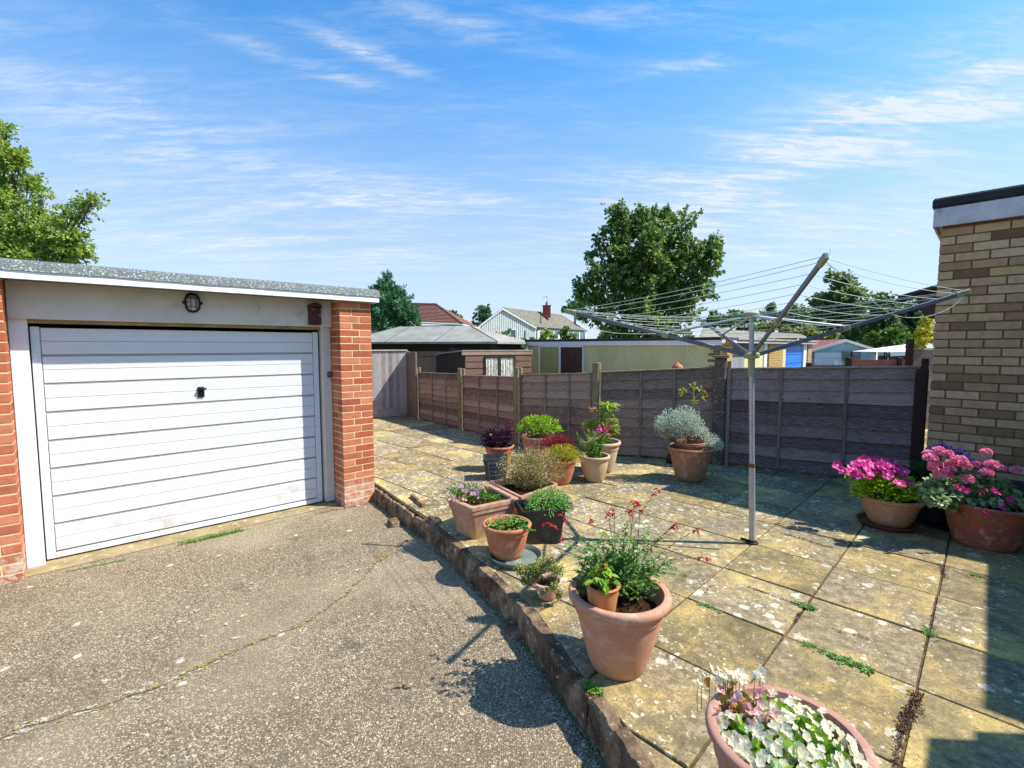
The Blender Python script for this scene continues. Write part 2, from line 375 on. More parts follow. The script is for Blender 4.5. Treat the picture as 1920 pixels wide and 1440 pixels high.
M_ROOFG = M('lichened_roof_sheet', '8d887a', '79756a', scale=2.5, rough=.9, bump=.3, dirt=('5f5c54', 3, .5, .7))
M_TILE = M('brown_roof_tile', '8a6254', '7a5448', scale=4, rough=.85, bump=.3, rnd=.2)
M_TILER = M('red_roof_tile', '8a5248', '7a463c', scale=4, rough=.85, bump=.3, rnd=.2)
M_CHIM = M('chimney_brick', 'a04a3e', '8c3e34', scale=12, rough=.9, bump=.4)
M_WIN = M('window_glass', '5c6c78', '485660', scale=2, rough=.08, bump=0, spec=.8)
M_CURT = M('patterned_curtain', 'e6e4dc', '9a9a8c', scale=12, stretch=(3, 3, 1), rough=.9, bump=.2)
M_CANVAS = M('white_canvas', 'e2e2ea', 'd8d8e2', rough=.7, bump=.05)
M_PEBBLE = M('pebble_panel', '6c6c68', '8c8a84', scale=30, rough=.8, bump=.6)
M_BARK = M('bark', '4c3f32', '64564a', scale=5, stretch=(3, 3, .7), rough=.95, bump=.8, bdist=.03, bscale=12)
M_STEM = M('green_stem', '5a6a2c', '6c7a38', rough=.6, bump=0)
M_STEMR = M('dark_red_stem', '4c3226', '5c4030', rough=.6, bump=0)
M_STRAW = M('dry_stem', 'a08a58', 'b8a070', rough=.8, bump=0)
M_TURF = M('rough_grass', '4c5a2c', '5c6434', scale=1.2, rough=1, bump=.5)

def drive_mat():
    t = NT('exposed_aggregate_concrete')
    v1 = t.vor(105, out='Color'); k = t.sep(v1)[0]; d = t.vor(105)
    stone = t.ramp(k, [(0, '3c362f'), (.2, '6c6253'), (.45, '998870'), (.7, 'bfae8e'), (.88, 'd4c4a2'), (.95, '8a6248'), (1, 'dccfb4')])
    fine = t.ramp(t.noise(190, 3, .7), [(.3, '453c30'), (.5, '786b57'), (.7, 'a3937a')])
    col = t.mix(t.rng(d, .36, .58, .1, 1), stone, fine)
    patch = t.noise(1.1, 6, .6, dist=.4)
    col = t.mix(t.rng(patch, .44, .60, .05, .62), col, t.mix(.5, col, lin('665a48')))
    c3 = t.sep(t.vor(38, out='Color')); d3 = t.vor(38); on3 = t.math('MULTIPLY', t.math('GREATER_THAN', c3[0], .91), t.rng(d3, .38, .28))
    col = t.mix(t.math('MULTIPLY', on3, .8), col, t.ramp(c3[1], [(0, '4a4038'), (.4, '9a724e'), (.6, 'c0b08c'), (1, 'd8cdb4')]))
    tan = t.rng(t.noise(.7, 4, .6, t.map(loc=(4, 3, 0))), .45, .65, 0, .35)
    col = t.mix(tan, col, lin('b5a68a'))
    mk = t.rng(t.noise(2.6, 5, .7, t.map(loc=(9, 1, 0))), .60, .72, 0, .55)
    col = t.mix(mk, col, lin('4c463e'))
    sc_ = t.vor(7, t.mix(.06, t.co, t.noise(9, 3, .5, col=True)), out='Color'); s2 = t.sep(sc_)
    sd = t.vor(7, t.mix(.06, t.co, t.noise(9, 3, .5, col=True)))
    spot = t.math('MULTIPLY', t.rng(sd, .17, .12), t.math('GREATER_THAN', s2[0], .86))
    col = t.mix(t.math('MULTIPLY', spot, .75), col, lin('cfc8b4'))
    h = t.math('ADD', t.math('MULTIPLY', d, -1.0), t.math('MULTIPLY', t.noise(140, 4, .7), .8))
    return t.surf(col, .92, t.bump(h, .8, .006), 0, .2)
def slab_mat():
    t = NT('lichened_paving_slab')
    rr = t.attr(); raw = t.co
    vm = t.n('ShaderNodeVectorMath', operation='MULTIPLY_ADD'); cb = t.n('ShaderNodeCombineXYZ')
    for i in range(3): t.L(rr, cb.inputs[i])
    t.L(cb.outputs[0], vm.inputs[0]); vm.inputs[1].default_value = (37.0, 23.0, 0.0); t.L(raw, vm.inputs[2]); t.co = vm.outputs[0]
    co = t.mix(.05, t.co, t.noise(12, 4, .6, col=True))
    n1 = t.noise(2.3, 8, .68, dist=.6); n2 = t.noise(16, 7, .7); n3 = t.noise(70, 4, .7)
    k = t.math('ADD', t.math('MULTIPLY', n1, .52), t.math('ADD', t.math('MULTIPLY', n2, .40), t.math('MULTIPLY', rr, .08)))
    col = t.ramp(k, [(.36, '665c44'), (.45, '8c7e58'), (.52, 'b09a64'), (.59, 'c9b06c'), (.70, 'd8c284')])
    grey = t.rng(t.math('ADD', t.noise(1.4, 6, .6, t.map(loc=(5, 8, 2))), t.math('MULTIPLY', t.math('SUBTRACT', rr, .5), .16)), .40, .60, 0, .88)
    col = t.mix(grey, col, t.ramp(n2, [(.32, '524a3d'), (.5, '837862'), (.68, 'b0a488')]))
    col = t.mix(t.math('MULTIPLY', t.rng(n3, .46, .66, 0, .85), t.rng(n2, .35, .62, .1, .9)), col, lin('4c4232'))
    col = t.mix(t.rng(t.noise(120, 3, .6), .62, .74, 0, .5), col, lin('d9cba0'))
    # more lichen on the far left of the patio: density varies over the ground
    xy = t.sep(raw)
    dens = t.rng(t.math('SUBTRACT', xy[1], t.math('MULTIPLY', xy[0], 1.1)), -1.0, 6.0, .0, 1.0, False)
    clus = t.rng(t.noise(2.6, 4, .6, t.map(loc=(2, 2, 0))), .40, .66, -.45, .45)
    dens = t.math('ADD', dens, clus)
    for sc_, r0, lo, wp in ((6.5, .34, .76, .04), (11, .40, .82, .03), (24, .46, .90, .025), (50, .48, .92, .012)):
        cw = t.mix(wp * 1.6, t.co, t.noise(22, 4, .65, col=True))
        d = t.vor(sc_, cw); c_ = t.sep(t.vor(sc_, cw, out='Color'))
        th = t.math('SUBTRACT', lo, t.math('MULTIPLY', dens, .50))
        on = t.math('GREATER_THAN', c_[0], th)
        rad = t.math('MULTIPLY', t.math('ADD', t.math('MULTIPLY', c_[1], .75), .25), r0)
        f = t.math('MULTIPLY', on, t.rng(t.math('ADD', d, t.math('MULTIPLY', t.math('SUBTRACT', n3, .5), .35)), rad, t.math('MULTIPLY', rad, .65)))
        col = t.mix(t.math('MULTIPLY', f, t.math('ADD', t.math('MULTIPLY', c_[2], .5), .45)), col, t.mix(n3, lin('ebe6d4'), lin('bcb498')))
    kb = t.n('ShaderNodeCombineXYZ'); kk = t.math('ADD', t.math('MULTIPLY', rr, .30), .84)
    for i in range(3): t.L(kk, kb.inputs[i])
    col = t.mix(1.0, col, kb.outputs[0], 'MULTIPLY')
    return t.surf(col, .93, t.bump(t.math('ADD', n2, t.math('MULTIPLY', n3, .6)), .55, .006), 0, .15)
def kerb_mat():
    t = NT('old_concrete_edging')
    col = t.ramp(t.noise(6, 8, .7), [(.32, '3a2f26'), (.46, '665443'), (.56, '88735b'), (.7, 'ab987c')])
    col = t.mix(t.rng(t.noise(30, 5, .7), .58, .68, 0, .8), col, lin('c8c0ac'))
    col = t.mix(t.rng(t.noise(3, 5, .6, t.map(loc=(3, 3, 0))), .5, .66, 0, .5), col, lin('5a3a2c'))
    return t.surf(col, .95, t.bump(t.noise(35, 7, .7), .8, .012), 0, .12)
def door_mat():
    t = NT('white_grained_door')
    v = t.map((1.2, 1.2, 26)); gr = t.noise(6, 5, .6, v, .5)
    col = t.mix(t.rng(gr, .35, .65), lin('d6d6d8'), lin('cdced2'))
    z = t.sep(t.co)[2]
    col = t.mix(t.math('MULTIPLY', t.rng(z, .45, .02), t.rng(t.noise(7, 6, .7), .5, .66, 0, .7)), col, lin('b4ab94'))
    return t.surf(col, .42, t.bump(gr, .3, .004), 0, .35)
M_DRIVE, M_SLAB, M_KERB, M_DOOR = drive_mat(), slab_mat(), kerb_mat(), door_mat()
M_THRESH = M('worn_threshold', '9c8c68', '857654', scale=5, rough=.95, bump=.6, dirt=('c6bb98', 18, .57, .66))
# leaves and petals
G_MAPLE = leafmat('maple_leaf', [(0, '3c5a2c'), (.4, '587838'), (.7, '86a050'), (.9, 'b8bc70'), (1, 'd4c488')], .45)
G_CONIF = leafmat('conifer_leaf', [(0, '3a6048'), (.5, '56845c'), (.8, '78a474'), (1, 'a0b888')], .3)
G_LIGHT = leafmat('light_tree_leaf', [(0, '5c7c2c'), (.4, '86a23c'), (.7, 'acbc54'), (1, 'dcdc90')], .45)
G_DARK = leafmat('dark_tree_leaf', [(0, '345030'), (.5, '567644'), (.8, '7c9458'), (1, 'a8b078')], .35)
G_OLIVE = leafmat('olive_tree_leaf', [(0, '4c6438'), (.5, '748c50'), (.8, '98a868'), (1, 'c0c48c')], .4)
G_HEDGE = leafmat('hedge_leaf', [(0, '3a5a1c'), (.5, '5f8030'), (1, '8fae48')], .3)
G_YELL = leafmat('yellow_leaf', [(0, '8c9420'), (.5, 'c4b828'), (1, 'e4d85c')], .3)
G_LEAF = leafmat('fresh_leaf', [(0, '3a6a1c'), (.4, '5a8c28'), (.8, '83b03a'), (1, 'b4d050')], .35)
G_SALV = leafmat('salvia_leaf', [(0, '4c7430'), (.5, '74a048'), (1, 'a8c874')], .45)
G_BOX = leafmat('golden_shrub_leaf', [(0, '5c8a18'), (.35, '86b024'), (.8, 'b4d83c'), (1, 'd4ec6c')], .35)
G_PURP = leafmat('purple_leaf', [(0, '2c1626'), (.5, '4c2a40'), (.85, '6e465c'), (1, '8c5a74')], .2)
G_RED = leafmat('crimson_leaf', [(0, '6c1c24'), (.5, '9c3038'), (1, 'c05848')], .3)
G_HEATH = leafmat('yellow_heather_leaf', [(0, '8a9420'), (.5, 'b8b838'), (1, 'd4c05a')], .3)
G_DRY = leafmat('dry_leaf', [(0, '6c6c34'), (.4, '9a9450'), (.8, 'c4b47c'), (1, 'dccb9c')], .3)
G_SILV = leafmat('silver_leaf', [(0, '98a890'), (.5, 'bccab4'), (1, 'e4eadc')], .2)
G_PIER = leafmat('pieris_leaf', [(0, '6c9020'), (.5, '9cb838'), (.85, 'd4dc58'), (1, 'ece88c')], .3)
G_ORNG = leafmat('orange_leaf', [(0, 'b46c3c'), (.6, 'd08c58'), (1, 'e0b080')], .3)
G_GERAN = leafmat('geranium_leaf', [(0, '56743a'), (.5, '8aa468'), (.85, 'c0cca4'), (1, 'dde2cc')], .25)
G_THYME = leafmat('thyme_leaf', [(0, '6c7c34'), (.5, '98a050'), (1, 'c0c080')], .3)
G_BEGO = leafmat('begonia_leaf', [(0, '4c7c18'), (.5, '7ca828'), (.9, 'a8c840'), (1, 'c8a048')], .35)
P_MAG = leafmat('magenta_petal', [(0, 'c8107c'), (.6, 'e8309c'), (1, 'f478bc')], .35)
P_PINK = leafmat('pink_petal', [(0, 'e0608c'), (.5, 'f48cb0'), (1, 'fcc4d4')], .45)
P_PURP = leafmat('violet_petal', [(0, '8c48a8'), (.5, 'b070c4'), (1, 'd0a0dc')], .35)
P_LILAC = leafmat('lilac_petal', [(0, 'c878b8'), (.5, 'dc9ccc'), (1, 'f0c8e0')], .35)
P_WHITE = leafmat('white_petal', [(0, 'e8dfb8'), (.5, 'f2ecd4'), (1, 'f8f4e8')], .5)
P_BLUSH = leafmat('blush_petal', [(0, 'd88878'), (.4, 'e4a8a4'), (1, 'f4d4d4')], .35)
P_RED = leafmat('scarlet_petal', [(0, 'a81428'), (.5, 'cc2438'), (1, 'dc5058')], .3)
P_YEL = leafmat('yellow_centre', [(0, 'c89c20'), (1, 'e8cc40')], .2)
P_BROWN = leafmat('brown_scale', [(0, '4c3424'), (1, '7c5c40')], .1)

# ---------------------------------------------------------------- setting: ground, drive, patio
mb = MB(); mb.face([(-900, -900, -.62), (900, -900, -.62), (900, 900, -.62), (-900, 900, -.62)]); struct(mb, 'ground', M_TURF)
KT = [(.93, .3), (.70, 1.0), (.498, 1.731), (.401, 2.031), (.272, 2.359), (.082, 2.866), (-.213, 3.406), (-.661, 4.185), (-1.07, 4.76), (-1.655, 5.62), (-2.0, 6.1)]
KT = [(1.2, -3.0)] + KT
DZ = -.16
mb = MB()
dpts = [(x - .02, y) for x, y in KT]
for i in range(len(dpts) - 1):
    (x0, y0), (x1, y1) = dpts[i], dpts[i + 1]
    mb.face([(x0, y0, DZ), (x1, y1, DZ), (-14, y1, DZ), (-14, y0, DZ)], .5)
struct(mb, 'driveway', M_DRIVE)
mb = MB()
for i in range(len(KT) - 1):
    (x0, y0), (x1, y1) = KT[i], KT[i + 1]
    mb.face([(x0 + .03, y0, -.009), (14, y0, -.009), (14, y1, -.009), (x1 + .03, y1, -.009)], .5)
mb.face([(-9, 6.1, -.009), (14, 6.1, -.009), (14, 12.5, -.009), (-9, 12.5, -.009)], .5)
struct(mb, 'patio_bed', M_JOINT)
E1 = Vector((math.cos(math.radians(-46)), math.sin(math.radians(-46)), 0)); E2 = Vector((math.cos(math.radians(45.4)), math.sin(math.radians(45.4)), 0))
GO = Vector((2.35, 3.43, 0)); S1, S2 = .57, .598
def clip(poly, p, n):
    out = []
    for i, a in enumerate(poly):
        b = poly[(i + 1) % len(poly)]; da = (a - p).dot(n); db = (b - p).dot(n)
        if da >= 0: out.append(a)
        if (da >= 0) != (db >= 0): out.append(a + (b - a) * (da / (da - db)))
    return out
mb = MB(); KV = [Vector((x, y, 0)) for x, y in KT]
def cr(P, k, t):
    a, b, c, d = P[max(k - 1, 0)], P[k], P[k + 1], P[min(k + 2, len(P) - 1)]
    return (b * 2 + (c - a) * t + (a * 2 - b * 5 + c * 4 - d) * t * t + (b * 3 - a - c * 3 + d) * t ** 3) / 2
KV = [cr(KV, k, t / 5) for k in range(len(KV) - 1) for t in range(5)] + [KV[-1]]
for i in range(-26, 20):
    for j in range(-20, 24):
        shift = 0
        o = GO + E1 * (i * S1) + E2 * (j * S2)
        c = o + E1 * S1 / 2 + E2 * S2 / 2
        if c.x > 8.5 or c.y > 12.4 or c.y < -.6 or c.x < -8: continue
        gp = .004 + .0035 * R.random()
        a0 = gp + R.uniform(-.002, .003); q = [o + E1 * a0 + E2 * gp, o + E1 * (S1 - gp) + E2 * a0, o + E1 * (S1 - a0) + E2 * (S2 - gp), o + E1 * gp + E2 * (S2 - gp)]
        if c.y < 6.6:
            best = min(range(len(KV) - 1), key=lambda k: ((KV[k] + KV[k + 1]) / 2 - c).length)
            for k in (best,):
                if k < 0 or k > len(KV) - 2: continue
                d = KV[k + 1] - KV[k]; n = Vector((d.y, -d.x, 0)).normalized()
                if k == best or True: q = clip(q, KV[k] + n * .042, n)
                if len(q) < 3: break
        elif c.x < -8: continue
        if len(q) < 3: continue
        z0 = R.uniform(-.004, .003); tx, ty = R.uniform(-.006, .006), R.uniform(-.006, .006)
        rr = R.random(); zz = lambda p: z0 + (p - c).dot(E1) * tx + (p - c).dot(E2) * ty
        # slightly rounded arris: inset top, lower rim
        cc = sum(q, Vector()) / len(q)
        top = [Vector((p.x, p.y, zz(p))) + (cc - p).normalized() * .004 for p in q]
        rim = [Vector((p.x, p.y, zz(p) - .004)) for p in q]; bot = [Vector((p.x, p.y, -.03)) for p in q]
        n = len(q)
        mb.raw(top + rim + bot, [tuple(range(n))] + [(k, n + k, n + (k + 1) % n, (k + 1) % n)[::-1] for k in range(n)] + [(n + k, 2 * n + k, 2 * n + (k + 1) % n, n + (k + 1) % n)[::-1] for k in range(n)], rr)
struct(mb, 'patio', M_SLAB)
# edging kerb: separate lengths of worn concrete
def along(P, s):
    for a, b in zip(P, P[1:]):
        L = (b - a).length
        if s <= L: return a + (b - a) * (s / L), (b - a).normalized()
        s -= L
    return P[-1], (P[-1] - P[-2]).normalized()
KL = sum((b - a).length for a, b in zip(KV, KV[1:])) - .52
mb = MB(); s = 2.6; cuts = [s]
while s < KL: s = min(KL, s + R.uniform(.72, .98)); cuts.append(s)
for a, b in zip(cuts, cuts[1:]):
    rings = []; N = max(3, int((b - a) / .025)); off = R.uniform(-.006, .006); tz = R.uniform(-.008, .006); rr = R.random()
    lower = 0.0
    for i in range(N + 1):
        q = a + .004 + (b - a - .008) * i / N; p, d = along(KV, q); n = Vector((d.y, -d.x, 0))
        far = max(0, min(1, (p.y - 3.9) / .6))
        nz = lambda k, f=9: noise.noise(Vector((q * f, k * 7.1, 3)))
        chip = .016 * max(0, nz(1, 14) - .1) * 3 + .012 * max(0, nz(9, 40))
        zt = .004 + tz - chip + .006 * nz(2, 20) - .045 * far * (0.6 + .5 * nz(5, 3))
        w0 = -.024 + off + .008 * nz(3, 18) + .004 * nz(11, 50); w1 = .052 + .003 * nz(4, 18)
        prof = [(w0 - .02, DZ - .04), (w0 - .014 + .004 * nz(7, 22), -.10), (w0 - .004 + .005 * nz(6, 25), zt - .02), (w0 + .01, zt - .003), (w1 - .008, zt), (w1, zt - .01), (w1, -.05)]
        rings.append([p + n * x + Vector((0, 0, z)) for x, z in prof])
    n7 = len(rings[0]); vs = [v for r in rings for v in r]; fs = []
    for i in range(N):
        for k in range(n7 - 1): fs.append((i * n7 + k, (i + 1) * n7 + k, (i + 1) * n7 + k + 1, i * n7 + k + 1))
    fs.append(tuple(range(n7))); fs.append(tuple(reversed(range(N * n7, N * n7 + n7))))
    mb.raw(vs, fs, rr)
o = struct(mb, 'kerb', M_KERB, smooth=40)
# broken slab slips lying along the edge by the garage
def chunk(mb, c, ax, ay, az, seed):
    c, ax, ay, az = map(Vector, (c, ax, ay, az)); vs = []
    for i in (-1, 0, 1):
        for j in (-1, 0, 1):
            for k in (-1, 1):
                w = 1 + .18 * noise.noise(Vector((i * 3.1 + seed, j * 2.3, k * 1.7)))
                vs.append(c + ax * i * .5 * w + ay * j * .5 * w + az * k * .5 * w)
    ix = lambda i, j, k: ((i + 1) * 3 + (j + 1)) * 2 + (0 if k < 0 else 1); fs = []
    for i in (-1, 0):
        for j in (-1, 0):
            fs.append((ix(i, j, 1), ix(i + 1, j, 1), ix(i + 1, j + 1, 1), ix(i, j + 1, 1))); fs.append((ix(i, j, -1), ix(i, j + 1, -1), ix(i + 1, j + 1, -1), ix(i + 1, j, -1)))
    for i in (-1, 0):
        fs.append((ix(i, -1, -1), ix(i + 1, -1, -1), ix(i + 1, -1, 1), ix(i, -1, 1))); fs.append((ix(i, 1, 1), ix(i + 1, 1, 1), ix(i + 1, 1, -1), ix(i, 1, -1)))
    for j in (-1, 0):
        fs.append((ix(-1, j, 1), ix(-1, j + 1, 1), ix(-1, j + 1, -1), ix(-1, j, -1))); fs.append((ix(1, j, -1), ix(1, j + 1, -1), ix(1, j + 1, 1), ix(1, j, 1)))
    mb.raw(vs, fs)
for k, (px, py, L, lab) in enumerate([(782, 942, .38, 'thin slip of broken slab standing on edge beside the patio near the garage pillar'), (815, 978, .16, 'short tan concrete fragment lying where the kerb meets the patio'), (738, 985, .13, 'small pale rubble stone in the gutter at the foot of the kerb near the garage')]):
    p = g(px, py, 0 if k < 2 else DZ); d = Vector((-.45, .78, 0)).normalized(); n = Vector((d.y, -d.x, 0))
    mb = MB(); chunk(mb, p + Vector((0, 0, .012 if k < 2 else .025)), d * L, n * (.03 if k == 0 else .08), Vector((0, 0, .05)) + n * .01, k * 5)
    tag(mb.build('concrete_fragment', M_KERB, loc=p), lab, 'rubble', 'broken bits of concrete along the kerb')
p = g(963, 1188, DZ); mb = MB(); chunk(mb, p + Vector((0, 0, .02)), Vector((-.06, .12, 0)), (.05, .02, 0), (0, 0, .04), 9)
tag(mb.build('concrete_fragment', M_KERB, loc=p), 'pale wedge of concrete leaning on the kerb foot below the pink pot', 'rubble', 'broken bits of concrete along the kerb')

# crack in the drive with moss and lichen crust
def blob(mb, c, r, z, seed, squash=1.0, ang=0.0, n=7):
    for q in range(int(14 + r * 700)):
        t = R.uniform(0, 6.28); u = r * 1.15 * R.random() ** .7; x, y = u * math.cos(t), u * math.sin(t) * squash
        blob1(mb, c + Vector((x * math.cos(ang) - y * math.sin(ang), x * math.sin(ang) + y * math.cos(ang), 0)), R.uniform(.0015, .0055) * (1.15 - u / r * .6), z + R.random() * .0012, seed + q, 1, 0, n)
def blob1(mb, c, r, z, seed, squash=1.0, ang=0.0, n=7):
    pts = []
    for k in range(n):
        t = 2 * math.pi * k / n; q = r * (1 + .45 * noise.noise(Vector((math.cos(t) * 1.3 + seed, math.sin(t) * 1.3, seed * .7))))
        x, y = q * math.cos(t), q * math.sin(t) * squash
        pts.append(Vector((c.x + x * math.cos(ang) - y * math.sin(ang), c.y + x * math.sin(ang) + y * math.cos(ang), z)))
    mb.face(pts)
CR = [g(x, y, DZ) for x, y in ((-60, 1405), (0, 1385), (130, 1340), (270, 1300), (400, 1240), (480, 1205), (550, 1180), (610, 1145), (660, 1105), (700, 1062), (735, 1035))]
mb = MB(); pts = []
for i in range(121):
    p, d = along(CR, sum((b - a).length for a, b in zip(CR, CR[1:])) * i / 120); n = Vector((d.y, -d.x, 0))
    w = .0015 + .004 * abs(noise.noise(Vector((i * .4, 1, 1)))); p = p + n * .03 * noise.noise(Vector((i * .17, 0, 0)))
    pts.append((p - n * w, p + n * w, p, n))
for a, b in zip(pts, pts[1:]): mb.face([(a[0].x, a[0].y, DZ + .002), (a[1].x, a[1].y, DZ + .002), (b[1].x, b[1].y, DZ + .002), (b[0].x, b[0].y, DZ + .002)], .5)
M_CRACK = M('dark_crack', '2e281f', '3a3226', rough=1, bump=.3)  # dark brown for the crack line
struct(mb, 'drive_crack', M_CRACK)
M_LICH = M('pale_lichen_crust', 'c6bea6', 'aca288', scale=60, rough=.95, bump=.8, bscale=120)
M_MOSS = M('yellow_moss', 'a8953c', '86823c', scale=60, rough=1, bump=1, bscale=120)
ml = MB(); mm = MB()
for k in range(170):
    a = R.choice(pts); side = R.choice((-1, 1)); i = pts.index(a) / 120
    w = 1.0 if i < .25 else (.55 if i < .55 else .35)
    c = a[2] + a[3] * side * R.uniform(.006, .045) * w
    if R.random() < (.25 if i < .2 else .55): blob(mm, c, R.uniform(.008, .02), DZ + .0045 + R.random() * .001, k, .5, math.radians(35))
    elif i < .35 or R.random() < .25: blob(ml, c, R.uniform(.01, .035) * w, DZ + .0035 + R.random() * .001, k, .45, math.radians(30))
for px, py in ((470, 1105), (455, 1155), (425, 1172), (442, 1198), (290, 1200), (350, 1140), (390, 1098), (475, 1095), (665, 1070), (700, 1066), (510, 1030), (195, 1278), (280, 1280), (340, 1165)):
    for q in range(3): blob(ml, g(px, py, DZ) + Vector((R.uniform(-.02, .02), R.uniform(-.02, .02), 0)), R.uniform(.008, .022), DZ + .0035 + q * .0004, px + q, .7)
o = ml.build('lichen', M_LICH); o['kind'] = 'stuff'; o['label'] = 'pale lichen crust along the crack in the drive'; o['category'] = 'lichen'
o = mm.build('moss', M_MOSS); o['kind'] = 'stuff'; o['label'] = 'yellow moss growing along the crack in the drive'; o['category'] = 'moss'

# ---------------------------------------------------------------- brickwork
def brick_face(mb, P, D, N, length, height, pitch=.075, bl=.225, j=.010, depth=.05, rec=.0, z0=0.0, halfs=True, rndf=None, zmin=-9):
    P, D, N = Vector(P), Vector(D), Vector(N); rows = int(round(height / pitch))
    for r in range(rows):
        z = z0 + r * pitch; hh = min(pitch - j, height + z0 - z)
        if hh < .01: continue
        x = 0.0 if r % 2 else -bl / 2
        while x < length - .004:
            a = max(x, 0); b = min(x + bl - j, length)
            if length - b < .03: b = length
            if b - a > .015:
                o = P + D * a + Vector((0, 0, z)) + N * (-depth)
                dj = R.uniform(-.0012, .0018)
                mb.bbox(o, D * (b - a), N * (depth + dj), Vector((0, 0, hh)), .003, None)
            x += bl
# ---------------------------------------------------------------- left garage
GA = math.radians(42.3); U = Vector((math.cos(GA), math.sin(GA), 0)); NN = Vector((math.sin(GA), -math.cos(GA), 0)); Z = Vector((0, 0, 1))
GL = Vector((-3.84, 3.87, 0))
def G(u, n, z=0): return GL + U * u + NN * n + Z * z
gar = thing('garage', 'low garage with white slatted door between red brick pillars under a grey felt roof', 'garage', G(1.14, 0, DZ))
def pillar(u0, u1, nb, label):
    mc = MB(); mc.obox(G(u0 + .003, nb, DZ - .05), U * (u1 - u0 - .006), NN * (.35 - nb - .003), Z * (2.10 - DZ + .05))
    core = mc.build('pillar', M_MORTAR, gar, label=label)
    m2 = MB(); h = 2.10 - DZ; w = u1 - u0
    rows = int(h / .075)
    for r in range(rows + 1):
        z = DZ + r * .075; hh = min(.0635, 2.095 - z)
        if hh < .012: continue
        cut = .222 if r % 2 else w - .222
        segs = [(0, cut - .005), (cut + .005, w)]
        if w > .6:
            segs = []; x = w
            while x > .02: y = max(0, x - (.107 if (r % 2 and x == w) else .222)); segs.append((y, x)); x = y - .01
        for a, b in segs:
            if b - a < .02: continue
            dj = R.uniform(-.001, .002)
            m2.bbox(G(u0 + a, .35 - .10, z), U * (b - a), NN * (.10 + dj), Z * hh, .003)
        # returns on the two sides
        for (uu, du) in ((u0, 1), (u1 - .05, 1)):
            n0 = nb; n1 = .245
            m = n0 + (.10 if r % 2 else .0)
            if m - n0 > .02: m2.bbox(G(uu + R.uniform(-.001, .001), n0, z), U * .05, NN * (m - n0 - .01), Z * hh, .003)
            m2.bbox(G(uu + R.uniform(-.001, .001), m, z), U * .05, NN * (n1 - m), Z * hh, .003)
    m2.build('bricks', M_BRICKR, core)
pillar(2.385, 2.745, .0, 'right red brick pillar')
pillar(-1.0, -.105, .0, 'left red brick pillar')
# side and back walls
mb = MB(); mb.obox(G(2.52, -5.2, DZ - .05), U * .215, NN * 5.19, Z * (2.08 - DZ + .05)); mb.obox(G(-1.0, -5.2, DZ - .05), U * .215, NN * 5.19, Z * (2.08 - DZ + .05))
mb.obox(G(-.78, -5.2, DZ - .05), U * 3.29, NN * .2, Z * (2.08 - DZ + .05)); mb.build('wall', M_MORTAR, gar)
wl = [o for o in gar.children if o.name.startswith('wall')][0]
m2 = MB(); brick_face(m2, G(2.737, -5.15, DZ), NN, U, 5.13, 2.23, z0=0); m2.build('bricks', M_BRICKR, wl)
# frame: jambs, lintel board
mb = MB(); mb.bbox(G(-.103, -.02, DZ), U * .106, NN * .12, Z * (1.97 - DZ), .004); mb.build('jamb', M_WHITE, gar)
mb = MB(); mb.bbox(G(2.288, -.02, DZ + .02), U * .095, NN * .12, Z * (1.97 - DZ - .02), .004); mb.build('jamb', M_WHITE2, gar)
mb = MB(); mb.bbox(G(-.10, -.01, 1.815), U * 2.483, NN * .16, Z * .40, .005); mb.build('lintel_board', M_WHITE2, gar)
mb = MB(); mb.obox(G(-.0, -.04, 1.785), U * 2.286, NN * .1, Z * .028); mb.build('head_strip', M('aged_timber_strip', 'a3987c', '8c8064', rough=.8), gar)
# the door itself
D0, D1 = DZ + .018, 1.76
mb = MB()
fr = .055
mb.bbox(G(.012, .0, D0), U * fr, NN * .035, Z * (D1 - D0), .004); mb.bbox(G(2.268 - fr, .0, D0), U * fr, NN * .035, Z * (D1 - D0), .004)
mb.bbox(G(.012 + fr, .0, D0), U * (2.256 - 2 * fr), NN * .035, Z * .045, .003)
mb.obox(G(.03, -.02, D0 + .01), U * 2.22, NN * .022, Z * (D1 - D0 - .02))
x0, x1 = .012 + fr + .001, 2.268 - fr - .001
npan = 8; zz0 = D0 + .05; ph = (D1 - zz0) / npan
for i in range(npan):
    za = zz0 + i * ph; gz = .02
    mb.bbox(G(x0 + .004, .002, za + gz * .5), U * (x1 - x0 - .008), NN * .026, Z * (ph * .5 - gz * .5 - .0015), .0025)
    mb.bbox(G(x0 + .004, .002, za + ph * .5 + .0015), U * (x1 - x0 - .008), NN * .026, Z * (ph * .5 - gz * .5 - .0015), .0025)
door = mb.build('door', M_DOOR, gar)
mb = MB(); mb.obox(G(x0, .0015, zz0 + .001), U * (x1 - x0), NN * .0195, Z * (D1 - zz0 - .01)); mb.build('groove_backing', M('grey_groove', '95928b', 'a09d96', rough=.6, bump=0), door)
hp = on_line(373, (G(0, .03).x, G(0, .03).y), (U.x, U.y)); hz = at(373, 735, G(hp, .03).y).z
mb = MB(); mb.bbox(G(hp - .028, .028, hz - .05), U * .056, NN * .016, Z * .1, .006); mb.bbox(G(hp - .02, .044, hz + .022), U * .062, NN * .026, Z * .018, .004)
mb.tube([G(hp + .004, .044, hz - .018), G(hp + .004, .052, hz - .018)], .009, 10)
mb.tube([G(hp - .005, .05, hz + .03), G(hp - .005, .072, hz + .03)], .008, 8)
hd = mb.build('handle', M_BLACK, door, smooth=40)
